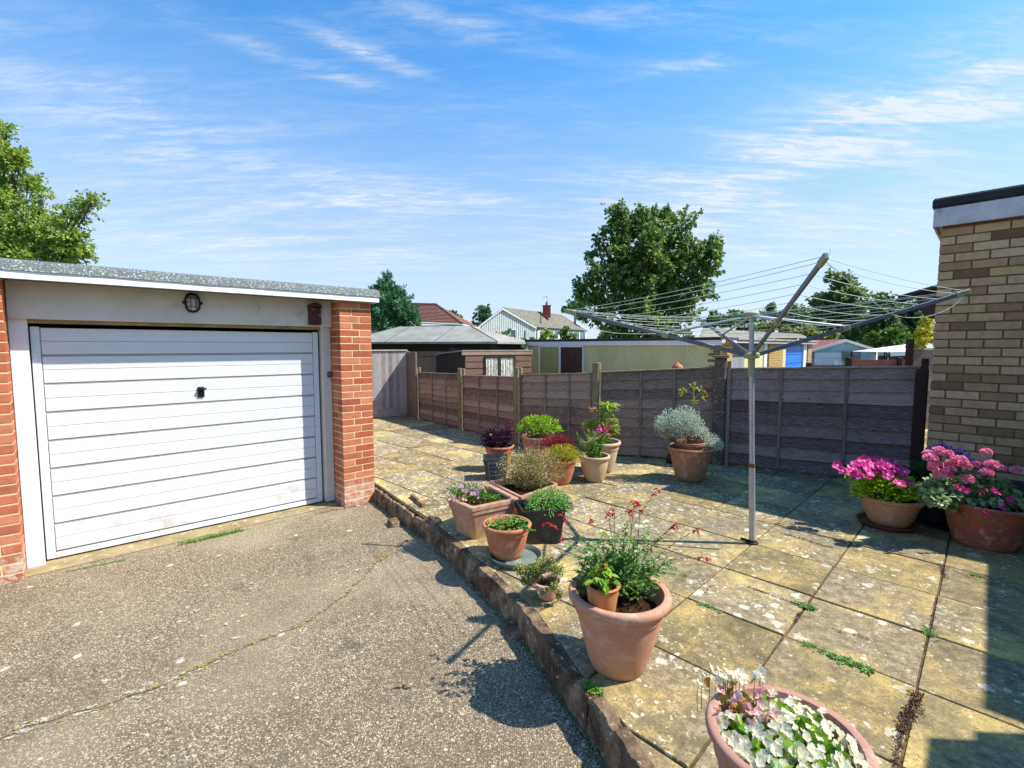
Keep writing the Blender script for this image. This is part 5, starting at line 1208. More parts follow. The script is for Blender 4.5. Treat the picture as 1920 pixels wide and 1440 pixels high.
# square planters
def rring(q4, sc_, z, rd=.03, n=5):
    c = sum(q4, Vector()) / 4; P = [c + (p - c) * sc_ for p in q4]; out = []
    for i in range(4):
        p, a, b = P[i], P[i - 1], P[(i + 1) % 4]; u = (a - p).normalized(); v = (b - p).normalized()
        for k in range(n + 1):
            t = k / n; s0 = p + u * rd; s1 = p + v * rd; m = (s0 * (1 - t) ** 2 + p * 2 * t * (1 - t) + s1 * t * t); out.append(Vector((m.x, m.y, z)))
    return out
def planter(label, q4, h, mat, bs=.8, lip=.035, th=.02, sd=.05, rd=.03, grp='square planters', z=0.0, bands=True):
    q4 = [Vector((x, y, 0)) for x, y in q4]; c = sum(q4, Vector()) / 4
    ar = sum(q4[i].x * q4[(i + 1) % 4].y - q4[(i + 1) % 4].x * q4[i].y for i in range(4))
    if ar < 0: q4 = q4[::-1]
    t = thing('square_planter', label, 'planter', c, grp); W_ = (q4[0] - q4[1]).length; e = 1 / W_
    mb = MB(); S = [(bs, 0, 0), (bs, .004, rd)]
    f = lambda a: bs + (.93 - bs) * a
    rows = [(f(i / 6), z + (h - lip) * i / 6 * .85) for i in range(7)]
    R_s = [rring(q4, s_, zz_, rd) for s_, zz_ in rows]
    if bands: R_s += [rring(q4, .965, z + (h - lip) * .86, rd), rring(q4, .975, z + h - lip - .004, rd)]
    R_s += [rring(q4, 1.0 - .0, z + h - lip, rd), rring(q4, 1.005, z + h - lip * .4, rd), rring(q4, 1.0, z + h - .003, rd), rring(q4, .985, z + h, rd), rring(q4, 1 - 2 * th * e * 1.6, z + h - .001, rd * .8), rring(q4, 1 - 2 * th * e * 1.9, z + h - .012, rd * .8), rring(q4, f(.8) - 2 * .012 * e, z + h - sd - .04, rd * .8)]
    mb.loft(R_s); mb.build('shell', mat, t, smooth=35)
    zz_ = z + h - sd; n = 12; mb = MB(); s_ = f(.9) - .05; G4 = [c + (p - c) * s_ for p in q4]
    grid = [[Vector((0, 0, 0))] * (n + 1) for _ in range(n + 1)]
    for i in range(n + 1):
        for j in range(n + 1):
            a = G4[0] + (G4[1] - G4[0]) * i / n; b = G4[3] + (G4[2] - G4[3]) * i / n; p = a + (b - a) * j / n; grid[i][j] = Vector((p.x, p.y, zz_ + .02 * noise.noise(p * 14)))
    for i in range(n):
        for j in range(n): mb.face([grid[i][j], grid[i + 1][j], grid[i + 1][j + 1], grid[i][j + 1]], .5)
    for _ in range(110):
        p = grid[R.randint(0, n - 1)][R.randint(0, n - 1)] + Vector((R.uniform(-.02, .02), R.uniform(-.02, .02), .004)); s2 = R.uniform(.004, .011); mb.raw([p + rdir() * s2 for _ in range(4)], [(0, 1, 2), (0, 2, 3), (0, 3, 1), (1, 3, 2)])
    mb.build('soil', M_SOIL, t); return t, c, zz_, q4
zr = .30
D_, Dc, Dz, D4 = planter('square tan planter of pink phlox on the kerb, next to the orange tub', [tuple(g(*p, zr).xy) for p in ((837, 934), (883, 953), (974, 934), (917, 906))], zr, M_POT_TAN, bs=.72, sd=.045)
zr = .27
e4 = [g(*p, zr) for p in ((915, 902), (976, 932), (1047, 907), (1000, 888))]
E_, Ec, Ez, E4 = planter('wider pinkish square planter of dried stems at the middle of the cluster', [tuple(p.xy) for p in e4], zr, M_POT_TAN, bs=.74, sd=.06, lip=.03)
f4 = [g(980, 959, .29), g(1062, 955, .29)]
fa, fb2 = f4; dn = Vector((-(fb2 - fa).y, (fb2 - fa).x, 0)).normalized() * .30
F_, Fc, Fz, F4 = planter('glossy black square planter of fine green foliage beside the pinkish planter', [tuple(fa.xy), tuple(fb2.xy), tuple((fb2 + dn).xy), tuple((fa + dn * 1.0 + Vector((-.02, 0, 0))).xy)], .29, M_BLACKP, bs=.80, sd=.04, lip=.02, th=.008, rd=.012)
ga, gb = g(906, 861, .27), g(954, 859, .27); dn = Vector((-.02, .27, 0))
G_, Gc, Gz2, G4_ = planter('slate grey slatted planter in front of the purple leaved plant', [tuple(ga.xy), tuple(gb.xy), tuple((gb + dn).xy), tuple((ga + dn).xy)], .27, M_GREYP, bs=.78, sd=.05, lip=.035, th=.008, rd=.015)
mb = MB(); c0, c1 = ga + (gb - ga) * .12, ga + (gb - ga) * .88
for k in range(4):
    zz_ = .05 + k * .048; f = .80 + .13 * zz_ / .27; cc_ = Gc + Vector((0, 0, 0))
    a = cc_ + (Vector((c0.x, c0.y, 0)) - cc_) * f + Vector((0, -.006, zz_)); b = cc_ + (Vector((c1.x, c1.y, 0)) - cc_) * f + Vector((0, -.006, zz_)); mb.bbox(a, b - a, (0, -.010, 0), (0, 0, .03), .004)
mb.build('slat', M_GREYP, G_)
mb = MB(); a = Gc + (Vector((ga.x, ga.y, 0)) - Gc) * .83; mb.bbox(a + Vector((.03, -.018, .0)), (.035, 0, 0), (-.01, -.012, .0), (-.02, -.02, .22), .004); mb.build('corner_rib', M_GREYP, G_)

# ---------------------------------------------------------------- plants
def stemmed(mbs, p, e, r=.002, bend=.0, n=5):
    m = (p + e) / 2 + Vector((R.uniform(-1, 1), R.uniform(-1, 1), .3)) * bend; mbs.tube([p, p * .25 + m * .5 + e * .25, e], [r, r * .8, r * .5], 4, cap=False)
def bush(mb, c, rad, n, L, W_, asp_up=.6, shell=.55, fold=.25, droop=.1, mode='out', quad=False):
    for _ in range(n):
        d = rdir(); 
        if d.z < -.25: d.z = -d.z
        q = shell + (1 - shell) * R.random(); p = c + Vector((d.x * rad[0], d.y * rad[1], d.z * rad[2])) * q
        dd = Vector((d.x, d.y, d.z * .6 + asp_up)) + rdir() * .6; l = L * R.uniform(.6, 1.25)
        if quad: mb.leafq(p, dd, rdir(), l, l * W_ / L)
        else: mb.leaf(p, dd, rdir() + Z, l, l * W_ / L, fold, None, droop)
def flower(mp, mc, p, nrm, r, n=5, wd=.75, cup=.2, rnd=None, cen=.25):
    nrm = Vector(nrm).normalized(); a = nrm.orthogonal().normalized(); b = nrm.cross(a); t0 = R.uniform(0, 6.28)
    for k in range(n):
        t = t0 + 2 * math.pi * k / n + R.uniform(-.12, .12); d = a * math.cos(t) + b * math.sin(t)
        mp.petal(p, d + nrm * (cup + R.uniform(-.15, .15)), nrm, r * R.uniform(.85, 1.1), r * wd, rnd)
    if mc is not None:
        pts = [p + nrm * r * .12 + (a * math.cos(2 * math.pi * k / 6) + b * math.sin(2 * math.pi * k / 6)) * r * cen * .5 for k in range(6)]; mc.face(pts)
class Plant:
    def __init__(s, name, label, c, cat='plant', grp=None):
        s.t = thing(name, label, cat, c, grp); s.c = Vector(c); s.st = MB(); s.fo = MB(); s.fl = MB(); s.ce = MB()
    def cut(s, name, mat, cen=None):
        fo = s.fl.build(name, mat, s.t) if s.fl.f else None
        if s.ce.f: s.ce.build('centre', cen, fo or s.t)
        s.fl = MB(); s.ce = MB()
    def done(s, foli, stem=M_STEM, flow=None, cen=P_YEL, flname='flowers'):
        if s.st.f: s.st.build('stems', stem, s.t)
        if s.fo.f: s.fo.build('foliage', foli, s.t)
        fo = s.fl.build(flname, flow, s.t) if s.fl.f else None
        if s.ce.f: s.ce.build('centres', cen, fo or s.t)
# salvia in the big tub
tips = [(1190, 942, .9), (1180, 960, .7), (1232, 918, .6), (1265, 985, .9), (1325, 1047, 1), (1312, 990, .5), (1025, 983, .9), (1055, 968, .8), (1140, 960, .6), (1152, 955, .3), (1200, 950, .6), (1110, 975, .3), (1048, 1005, .3), (1215, 1000, 0), (1175, 985, 0), (1160, 1010, 0), (1128, 1000, 0), (1240, 1010, 0), (1090, 1010, 0), (1070, 1025, 0), (1060, 1040, 0), (1100, 1030, 0), (1210, 1035, 0), (1190, 1020, 0), (1255, 1060, 0), (1280, 1080, 0), (1230, 1075, 0), (1205, 1070, 0), (1150, 1050, 0), (1085, 1060, 0), (1265, 1068, 0), (1220, 1050, 0), (1078, 1045, 0), (1120, 1020, 0), (1170, 1040, 0), (1195, 1060, 0), (1140, 1030, 0)]
pl = Plant('salvia_plant', 'airy salvia with tall thin stems and scarlet flowers growing in the biggest tub', Ac + Z * Az, grp=None)
for px, py, fl in tips:
    b = Ac + Vector((R.uniform(-.05, .13), R.uniform(.0, .13), Az)); e = at(px, py, 2.40 + R.uniform(-.12, .2)); m = (b + e) / 2 + Vector((0, 0, .05 + .02 * R.random())) + (e - b).cross(Z) * R.uniform(-.1, .1)
    pts_ = curve([b, m, e], 10); pl.st.tube(pts_, [.0022 - .0012 * i / len(pts_) for i in range(len(pts_))], 4, cap=False)
    N = len(pts_); hi = .62 if fl else 1.0
    for i in range(1, int(N * hi)):
        for s_ in range(6 if not fl else 4):
            d = rdir(); d.z = abs(d.z) * .5; L = R.uniform(.018, .038) * (1.15 - .5 * i / N); pp = pts_[i] + (pts_[min(i + 1, N - 1)] - pts_[i]) * R.random()
            pl.st.tube([pp, pp + d * .012], .0007, 3, cap=False) if R.random() < .2 else None
            pl.fo.leaf(pp + d * .006, d, Z + rdir() * .4, L, L * .5, .2, None, .25)
    if fl:
        for q in range(int(2 + 7 * fl)):
            i = R.randint(int(N * .82), N - 1); pp = pts_[i] + rdir() * .007; d = rdir(); d.z = R.uniform(-.3, .3); d.normalize()
            pl.fl.leaf(pp, d, Z, .02, .012, .4, None, .1); pl.fl.leaf(pp + d * .008, d + Z * -.8, Z, .017, .016, .3)
            if R.random() < .6: pl.fl.leaf(pp, d + Z * .5, rdir(), .014, .007, .3)
        for q in range(5):
            i = R.randint(int(N * .65), N - 1); pl.ce.leaf(pts_[i], rdir() + Z, Z, .009, .006, .4)
        pl.cut('flower_spike', P_RED, G_PURP)
bush(pl.fo, Ac + Vector((.0, .08, Az + .06)), (.22, .16, .14), 800, .032, .018, .5, .3)
pl.done(G_SALV, M_STEMR, P_RED, G_PURP)
# begonia in the small pot
pl = Plant('begonia_plant', 'small bronze green begonia in the small bare terracotta pot', Rc + Z * Rz)
for _ in range(46):
    d = rdir(); d.z = abs(d.z); e = Rc + Vector((d.x * .055, d.y * .055, Rz + .01 + d.z * .085)); stemmed(pl.st, Rc + Z * Rz + rdir() * .01, e, .0022); pl.fo.leaf(e, Vector((d.x, d.y, -.15)), Z, R.uniform(.03, .048), R.uniform(.03, .042), .2, None, .15)
for _ in range(5):
    d = rdir(); flower(pl.fl, None, Rc + Vector((d.x * .03, d.y * .03, Rz + .1)), d + Z, .017, 4)
pl.done(G_BEGO, M_STEM, P_YEL)
# white begonias
pl = Plant('begonia_plant', 'mass of white wax begonias with yellow centres filling the dusty pink tub', Bc + Z * Bz)
bush(pl.fo, Bc + Z * (Bz + .01), (.185, .185, .06), 300, .05, .042, .4, .3)
for _ in range(270):
    t = R.uniform(0, 6.28); q = .20 * math.sqrt(R.random()); p = Bc + Vector((q * math.cos(t), q * math.sin(t), Bz + .06 + .04 * R.random() - q * .12))
    bl_ = (p - (Bc + Vector((-.1, .12, 0)))).xy.length
    if bl_ < .06: continue
    stemmed(pl.st, p - Z * .07, p, .0014, 0); flower(pl.fl, pl.ce, p, Vector((math.cos(t) * .4 - .1, math.sin(t) * .4 - .35, .8)) + rdir() * .3, R.uniform(.014, .021), R.choice((4, 4, 5)), .95, .25)
pl.done(G_BEGO, M_STEM, P_WHITE)
pl = Plant('begonia_plant', 'blush pink begonia with salmon buds at the back left of the dusty pink tub', Bc + Vector((-.1, .13, Bz)))
for _ in range(44):
    p = Bc + Vector((-.06, .085, Bz)) + Vector((R.gauss(0, .04), R.gauss(0, .035), R.uniform(.03, .13))); stemmed(pl.st, Vector((p.x, p.y, Bz)), p, .002, .01)
    flower(pl.fl, pl.ce if R.random() < .5 else None, p, rdir() + Vector((0, -.6, .8)), R.uniform(.013, .021), 4, .9, .3)
for _ in range(30):
    p = Bc + Vector((-.09, .12, Bz)) + Vector((R.gauss(0, .04), R.gauss(0, .04), R.uniform(.0, .08))); pl.fo.leaf(p, rdir() + Z * .3, Z, .04, .034, .2)
pl.done(leafmat('bronze_begonia_leaf', [(0, 'a86040'), (.4, 'b8842c'), (1, '8cac30')], .3), M('salmon_stem', 'b86848', 'a05838', bump=0), P_BLUSH)
pl = Plant('begonia_plant', 'tall white begonia heads standing behind the blush pink one in the tub', Bc + Vector((-.1, .17, Bz)))
for _ in range(26):
    p = Bc + Vector((-.08, .17, Bz)) + Vector((R.gauss(0, .05), R.gauss(0, .015), R.uniform(.1, .16))); stemmed(pl.st, Vector((p.x, p.y, Bz)), p, .0014, .01); flower(pl.fl, pl.ce, p, rdir() + Vector((0, -.5, 1)), R.uniform(.014, .021), 4, .95, .25)
pl.done(G_BEGO, M_STEM, P_WHITE)
# nasturtium like leaves in the orange tub
pl = Plant('strawberry_plant', 'low bright green leaves inside the orange tub on its saucer', Cc + Z * Cz)
for _ in range(150):
    t = R.uniform(0, 6.28); q = .15 * math.sqrt(R.random()); p = Cc + Vector((q * math.cos(t), q * math.sin(t) * .8 - .01, Cz + R.uniform(.015, .065))); stemmed(pl.st, Vector((p.x * .9 + Cc.x * .1, p.y, Cz)), p, .0013, .01)
    pl.fo.leaf(p, Vector((math.cos(t), math.sin(t), R.uniform(-.1, .6))) + rdir() * .4, Z, R.uniform(.022, .04), R.uniform(.02, .034), .2, None, .2)
for k in range(7):
    p = Cc + Vector((.11 + .012 * k, -.10 - .006 * k, Cz + .06 - .004 * k)); pl.fo.leaf(p, Vector((.7, -.6, -.2)) + rdir() * .4, Z, .045, .038, .2, .1)
pl.done(G_LEAF, M_STEM)
# pink phlox-like in D
pl = Plant('bedding_plant', 'low green bedding plant dotted with pale pink flowers in the tan planter', Dc + Z * Dz)
cD = Dc + Vector((-.13, .02, Dz + .03))
bush(pl.fo, cD, (.23, .19, .11), 800, .028, .013, .4, .3); bush(pl.fo, Dc + Vector((.12, .05, Dz)), (.12, .10, .035), 130, .024, .012, .4, .3)
for _ in range(44):
    t = R.uniform(0, 6.28); q = math.sqrt(R.random()); p = cD + Vector((.21 * q * math.cos(t), .18 * q * math.sin(t), .075 * (1.15 - q * q) + .01)); flower(pl.fl, pl.ce, p, Vector((0, -.6, .8)) + rdir() * .4, R.uniform(.012, .019), 5, .9, .1)
for _ in range(14): 
    p = cD + Vector((R.uniform(-.2, .2), R.uniform(-.16, .12), R.uniform(.02, .08))); pl.ce.leaf(p, rdir(), Z, .02, .012)
pl.done(G_LEAF, M_STEM, P_LILAC, P_WHITE)
# dried plant in E
pl = Plant('dried_plant', 'tall straggly dried plant gone to straw coloured seed in the wider pinkish planter', Ec + Z * Ez)
cE = Ec + Vector((.02, .06, Ez))
for k in range(230):
    t = R.uniform(0, 6.28); q = R.random() ** .5; e = cE + Vector((.36 * q * math.cos(t) + .05, .24 * q * math.sin(t), R.uniform(.10, .42) * (1.15 - .45 * q))); b = cE + Vector((R.gauss(0, .05), R.gauss(0, .03), -.005)); stemmed(pl.st, b, e, .0018, .04)
    for _ in range(14): f = R.uniform(.25, 1.05); pl.fo.leaf(b + (e - b) * f + rdir() * .018, rdir() + Z * .2, rdir(), R.uniform(.012, .024), .009, .3)
bush(pl.fo, cE + Vector((.04, 0, .22)), (.34, .24, .18), 1900, .018, .009, .3, .15)
pl.done(G_DRY, M_STRAW)
pl = Plant('chive_plant', 'mound of fine bright green foliage spilling over the glossy black planter', Fc + Z * Fz)
cF = Fc + Vector((.07, .02, Fz + .0))
for _ in range(2000):
    d = rdir(); d.z = abs(d.z); p = cF + Vector((d.x * .20, d.y * .17, d.z * .17)) * R.uniform(.55, 1); pl.fo.leaf(p, d + Vector((0, 0, -.3)) + rdir() * .4, rdir(), R.uniform(.016, .03), .008, .3, None, .3)
for _ in range(40): stemmed(pl.st, cF + rdir() * .03 * 1, cF + Vector((R.uniform(-.13, .13), R.uniform(-.1, .1), .08)), .0012, .01)
pl.done(leafmat('fine_green_leaf', [(0, '4c8c2c'), (.5, '78b448'), (1, 'b8dc84')], .3), M_STEM)
# purple plant H
pl = Plant('heuchera_plant', 'dark purple leafy plant with reddish tips in the tub behind the slatted planter', Hc + Z * Hz)
cH = Hc + Vector((-.03, 0, Hz + .07))
bush(pl.fo, cH, (.21, .16, .17), 1100, .042, .028, .2, .3); bush(pl.fo, cH + Vector((.14, .02, .06)), (.10, .09, .13), 220, .034, .018, .5, .3); bush(pl.fo, Hc + Z * (Hz + .0), (.21, .19, .03), 160, .04, .028, .1, .4)
for _ in range(50): stemmed(pl.st, Hc + Z * Hz, cH + rdir() * .12, .002, .01)
pl.done(G_PURP, M_STEMR)
pl = Plant('barberry_plant', 'spike of red purple foliage rising behind the dark purple plant', Hc + Vector((.13, .05, Hz)))
for k in range(9):
    b = Hc + Vector((.10, .05, Hz)); e = Hc + Vector((.14 + R.uniform(-.06, .06), .06, Hz + R.uniform(.25, .40))); stemmed(pl.st, b, e, .002, .02)
    for _ in range(26): pl.fo.leaf(b + (e - b) * R.uniform(.45, 1.02) + rdir() * .012, rdir() + Z * .3, Z, .022, .010, .3)
pl.done(leafmat('plum_leaf', [(0, '5c2034'), (.6, '8a3c50'), (1, 'a85c64')], .3), M_STEMR)
# golden shrub I
pl = Plant('euonymus_plant', 'rounded bright yellow green shrub in the pinkish tub nearest the fence', Ic + Z * Iz)
cI = Ic + Vector((.03, -.02, Iz + .12))
for k in range(70):
    d = rdir(); d.z = abs(d.z) * 1; e = cI + Vector((d.x * .28, d.y * .2, d.z * .17 - .01)); stemmed(pl.st, Ic + Z * Iz + rdir() * .03, e, .0025, .02)
    for _ in range(16): pl.fo.leaf(e + rdir() * .035, d + rdir() * .8 + Z * .3, rdir(), R.uniform(.025, .04), .017, .25)
bush(pl.fo, cI + Vector((0, 0, -.02)), (.22, .17, .12), 350, .034, .017, .5, .2)
pl.done(G_BOX, M_STEM)
# heathers J
pl = Plant('heather_plant', 'yellow green heather trailing over the front of the orange tub', Jc + Z * Jz)
bush(pl.fo, Jc + Vector((.03, -.07, Jz + .03)), (.23, .16, .17), 2600, .026, .009, .7, .3); pl.st.tube([Jc + Z * Jz, Jc + Z * (Jz + .1)], .004, 5); pl.done(G_HEATH, M_STRAW)
pl = Plant('heather_plant', 'crimson heather behind the yellow green one in the orange tub', Jc + Vector((-.05, .08, Jz)))
bush(pl.fo, Jc + Vector((-.04, .09, Jz + .13)), (.24, .13, .16), 1900, .024, .009, .8, .3); pl.st.tube([Jc + Vector((-.05, .08, Jz)), Jc + Vector((-.05, .08, Jz + .1))], .004, 5); pl.done(G_RED, M_STEMR)
# K snapdragon
pl = Plant('snapdragon_plant', 'upright green leafy stems in the smaller beige bell shaped pot', Kc + Z * Kz)
for k in range(46):
    b = Kc + Vector((R.gauss(0, .05) - .02, R.gauss(0, .04), Kz)); e = b + Vector((R.gauss(0, .07), R.gauss(0, .03), R.uniform(.12, .33))); stemmed(pl.st, b, e, .002, .01)
    for i in range(34): f = R.uniform(.05, 1.03); d = rdir(); d.z = .4; pl.fo.leaf(b + (e - b) * f, d, Z, R.uniform(.024, .042), .009, .3, None, .1)
pl.done(G_LEAF, M_STEM)
# L pieris
pl = Plant('pieris_plant', 'pieris shrub with star shaped yellow and orange leaf whorls in the larger beige pot', Lc + Z * Lz)
def whorl(mb, c, n, L, W_, q=None):
    for k in range(n):
        t = 2 * math.pi * k / n + R.uniform(-.2, .2); mb.leaf(c, Vector((math.cos(t), math.sin(t), R.uniform(-.25, .75))), Z, L * R.uniform(.75, 1.15), W_, .2, q, .25)
sites = [(1139, 765, 22), (1124, 800, 16), (1130, 785, 14), (1100, 803, 15), (1110, 790, 12), (1145, 806, 16), (1135, 820, 14), (1152, 800, 10), (1108, 815, 12), (1150, 790, 12), (1120, 812, 10), (1128, 772, 12)]
for px, py, r_ in sites:
    e = at(px, py, Lc.y + R.uniform(-.1, .1)); stemmed(pl.st, Lc + Z * Lz, e, .004, .02); rr_ = r_ * Lc.y / F
    for _ in range(4): whorl(pl.fo, e + rdir() * rr_ * .35, 14, rr_ * 1.0, rr_ * .2)
pl.done(G_PIER, M_STEM)
og = MB()
for px, py, r_ in ((1113, 768, 11), (1098, 802, 8), (1090, 790, 5), (1147, 799, 8), (1134, 794, 6)):
    e = at(px, py, Lc.y - .02); rr_ = r_ * Lc.y / F
    for _ in range(3): whorl(og, e, 16, rr_ * 1.1, rr_ * .16)
og.build('orange_whorls', G_ORNG, pl.t)
pl = Plant('pansy_plant', 'little cluster of magenta flowers at the foot of the pieris', Lc + Vector((-.06, -.12, Lz)))
for _ in range(22):
    p = at(1126 + R.gauss(0, 8), 808 + R.gauss(0, 5), Lc.y - .13); stemmed(pl.st, Vector((Lc.x - .02, Lc.y - .1, Lz)), p, .0015, .01); flower(pl.fl, None, p, rdir() + Vector((0, -1, .5)), .022, 5)
bush(pl.fo, Lc + Vector((-.02, -.08, Lz)), (.18, .1, .05), 160, .03, .016); pl.done(G_DARK, M_STEM, P_MAG)
# M silver plant and sunflower
pl = Plant('curry_plant', 'spreading silvery grey foliage plant with brown stems in the dull brown tub', Mc + Z * Mz)
sv = [(1260, 785, 24), (1285, 782, 26), (1240, 790, 14), (1300, 795, 22), (1318, 808, 12), (1332, 826, 18), (1346, 832, 10), (1250, 808, 14), (1275, 800, 22), (1295, 780, 12), (1235, 800, 8)]
for px, py, r_ in sv:
    c = at(px, py + 3, Mc.y + R.uniform(-.12, .12)); rr_ = r_ * .85 * Mc.y / F
    for _ in range(8): e = c + rdir() * rr_ * .7; b = Mc + Vector((R.gauss(0, .07), R.gauss(0, .05), Mz)); pl.st.tube([b, (b + e) / 2 + rdir() * .03 - Z * .02, e], [.003, .0025, .0015], 4, cap=False)
    for _ in range(int(r_ * 34)): p = c + rdir() * rr_ * 1.1 * R.random() ** .45; pl.fo.leaf(p, (p - c) + rdir() * rr_ * .8 + Z * rr_ * .3, rdir(), R.uniform(.018, .032), .008, .3)
for _ in range(60): t = R.uniform(0, 6.28); b = Mc + Vector((.2 * math.cos(t), .2 * math.sin(t), Mz + .01)); pl.st.tube([b, b + Vector((R.uniform(-.1, .1), R.uniform(-.1, .1), .03)), b + Vector((R.uniform(-.15, .15), R.uniform(-.15, .1), .0))], .0015, 3, cap=False)
pl.done(G_SILV, M('brown_twig', '6c4c3c', '86644c', bump=0))
pl = Plant('sunflower_plant', 'thin branching sunflower stem with two small drooping yellow heads above silver foliage', Mc + Vector((.03, .03, Mz)))
Ys = 5.8; tp = at(1300, 722, Ys); bs_ = at(1303, 800, Ys)
M_SUNS = M('pale_green_stem', '9cac60', '8a9c54', rough=.6, bump=0)
pl.st.tube(curve([Vector((bs_.x, Ys, Mz)), bs_, at(1301, 755, Ys), tp]), .008, 6); pl.st.tube(curve([at(1299, 741, Ys), at(1291, 731, Ys), at(1280, 731, Ys - .02)]), .003, 5); pl.st.tube(curve([at(1301, 748, Ys), at(1309, 741, Ys), at(1318, 738, Ys - .02)]), .003, 5); pl.st.tube(curve([at(1299, 737, Ys), at(1290, 735, Ys), at(1284, 737, Ys)]), .0025, 5)
for px, py in ((1276, 736), (1321, 740)):
    c = at(px, py, Ys - .04)
    for k in range(22): t = R.uniform(0, 6.28); pl.fl.leaf(c, Vector((math.cos(t), -.5, math.sin(t))), (0, -1, 0), .042, .018, .2, None, .2)
    mbq = [c + Vector((.014 * math.cos(k), -.014, .014 * math.sin(k))) for k in range(6)]; pl.ce.face(mbq)
    pl.cut('flower_head', P_YEL, P_BROWN)
    for k in range(9): pl.fo.leaf(c + Z * .02, rdir() + Z * .6, Z, .04, .018, .2)
for px, py, n_ in ((1300, 722, 16), (1296, 727, 6), (1306, 728, 5), (1301, 754, 14), (1286, 728, 5), (1312, 730, 6)):
    for k in range(n_): pl.fo.leaf(at(px, py, Ys) + rdir() * .02, rdir(), Z, R.uniform(.03, .05), .024, .25)
for (x0, y0), d, L in (((1313, 744), (.8, -.2, -.6), .10), ((1304, 766), (.7, 0, -.2), .06), ((1298, 768), (-.4, 0, .5), .06), ((1309, 768), (.5, 0, -.8), .05), ((1292, 772), (-.5, 0, .6), .05)): pl.fo.leaf(at(x0, y0, Ys), d, Z, L, L * .32, .2)
pl.done(G_HEATH, M_SUNS, P_YEL, P_BROWN)
# N petunias
pl = Plant('petunia_plant', 'cerise petunias with white throats on bright leaves in the saucer tub', Nc + Z * Nz)
cN = Nc + Vector((-.05, -.02, Nz + .03))
bush(pl.fo, cN + Vector((-.02, -.03, .02)), (.28, .22, .18), 1700, .044, .024, .4, .35)
fp = [(1570, 873), (1580, 883), (1600, 880), (1608, 890), (1612, 870), (1622, 878), (1632, 868), (1640, 880), (1650, 872), (1658, 866), (1660, 880), (1668, 874), (1675, 885), (1682, 880), (1690, 890), (1686, 907), (1696, 885), (1604, 872), (1630, 888), (1645, 863), (1620, 864), (1664, 890), (1608, 885), (1706, 907), (1592, 886), (1636, 874), (1655, 875), (1678, 868), (1625, 895)]
for px, py in fp:
    p = at(px, py, Nc.y - .06 - (py - 865) * .004 + R.uniform(-.03, .08)); stemmed(pl.st, cN, p, .002, .02); flower(pl.fl, pl.ce, p, Vector((0, -.8, .7)) + rdir() * .45, R.uniform(.042, .054), 5, .95, .15, cen=.45); pl.cut('flower', P_MAG, P_WHITE)
for k in range(60): pl.fo.leaf(at(1585 + k * .6, 885 + k * .6, Nc.y - .05) + rdir() * .03, rdir() + Z * .2, Z, .035, .016, .2)
pl.done(G_BOX, M_STEM, P_MAG, P_WHITE)
# O purple
pl = Plant('stock_plant', 'violet flowers and dark leaves half hidden behind the pink geraniums', Oc + Z * Oz)
for px, py, r_ in ((1750, 838, 10), (1765, 833, 9), (1775, 842, 10), (1790, 848, 8), (1800, 852, 10), (1815, 858, 10), (1828, 866, 8), (1745, 845, 7)):
    c = at(px, py, 4.3); rr_ = r_ * 4.3 / F
    for _ in range(16): p = c + rdir() * rr_ * R.random(); flower(pl.fl, None, p, rdir() + Vector((0, -1, .6)), .017, 5)
    stemmed(pl.st, Oc + Z * Oz, c, .003, .01); pl.cut('flower_head', P_PURP)
bush(pl.fo, Oc + Vector((-.06, 0, Oz + .08)), (.26, .16, .18), 600, .05, .022, .3, .3); pl.done(leafmat('deep_green_leaf', [(0, '1f3a20'), (1, '3c6038')], .2), M_STEM, P_PURP)  # leaves use a dark green ramp
# P geraniums
pl = Plant('geranium_plant', 'large clump of pink geraniums with variegated rounded leaves spilling from the brown red tub', Pc + Z * Pz)
for px, py, r_ in ((1745, 915, 16), (1770, 925, 24), (1800, 935, 26), (1830, 925, 26), (1860, 930, 26), (1890, 940, 22), (1850, 905, 16), (1880, 915, 14), (1785, 905, 14), (1815, 900, 12), (1755, 935, 14), (1905, 955, 14), (1840, 950, 18), (1870, 955, 14), (1760, 900, 10)):
    c = at(px, py, Pc.y + R.uniform(-.12, .1)); rr_ = r_ * Pc.y / F
    for _ in range(int(r_ * 5.5)): p = c + Vector((1, .8, .8)) * 0 + rdir() * rr_ * R.random() ** .4; pl.fo.leaf(p, (p - c) + rdir() * rr_ * .6 + Vector((0, -.02, -.01)), Vector((0, -.5, 1)) + rdir() * .5, R.uniform(.032, .052), R.uniform(.036, .052), .15, None, .1)
    stemmed(pl.st, Pc + Z * Pz, c, .004, .02)
heads = [(1745, 858, 14), (1760, 845, 12), (1755, 870, 13), (1775, 850, 12), (1770, 888, 17), (1785, 868, 12), (1800, 862, 14), (1815, 872, 12), (1750, 878, 9), (1850, 847, 9), (1838, 870, 14), (1860, 870, 14), (1875, 876, 10), (1850, 885, 13), (1905, 880, 9), (1815, 898, 12), (1783, 880, 10), (1740, 850, 9)]
hw = MB()
for px, py, r_ in heads:
    c = at(px, py, Pc.y - .05 + R.uniform(-.08, .06)); rr_ = r_ * Pc.y / F; stemmed(pl.st, Pc + Vector((0, 0, Pz + .08)), c, .0025, .02)
    for _ in range(int(r_ * 1.9)):
        d = rdir(); d.z = abs(d.z) * 1 - .25; flower(pl.fl, None, c + Vector((d.x, d.y * .8, d.z * .65)) * rr_ * .8, d + Vector((0, -.3, .3)), R.uniform(.02, .028), 5, .95, .1)
    pl.cut('flower_head', P_PINK)
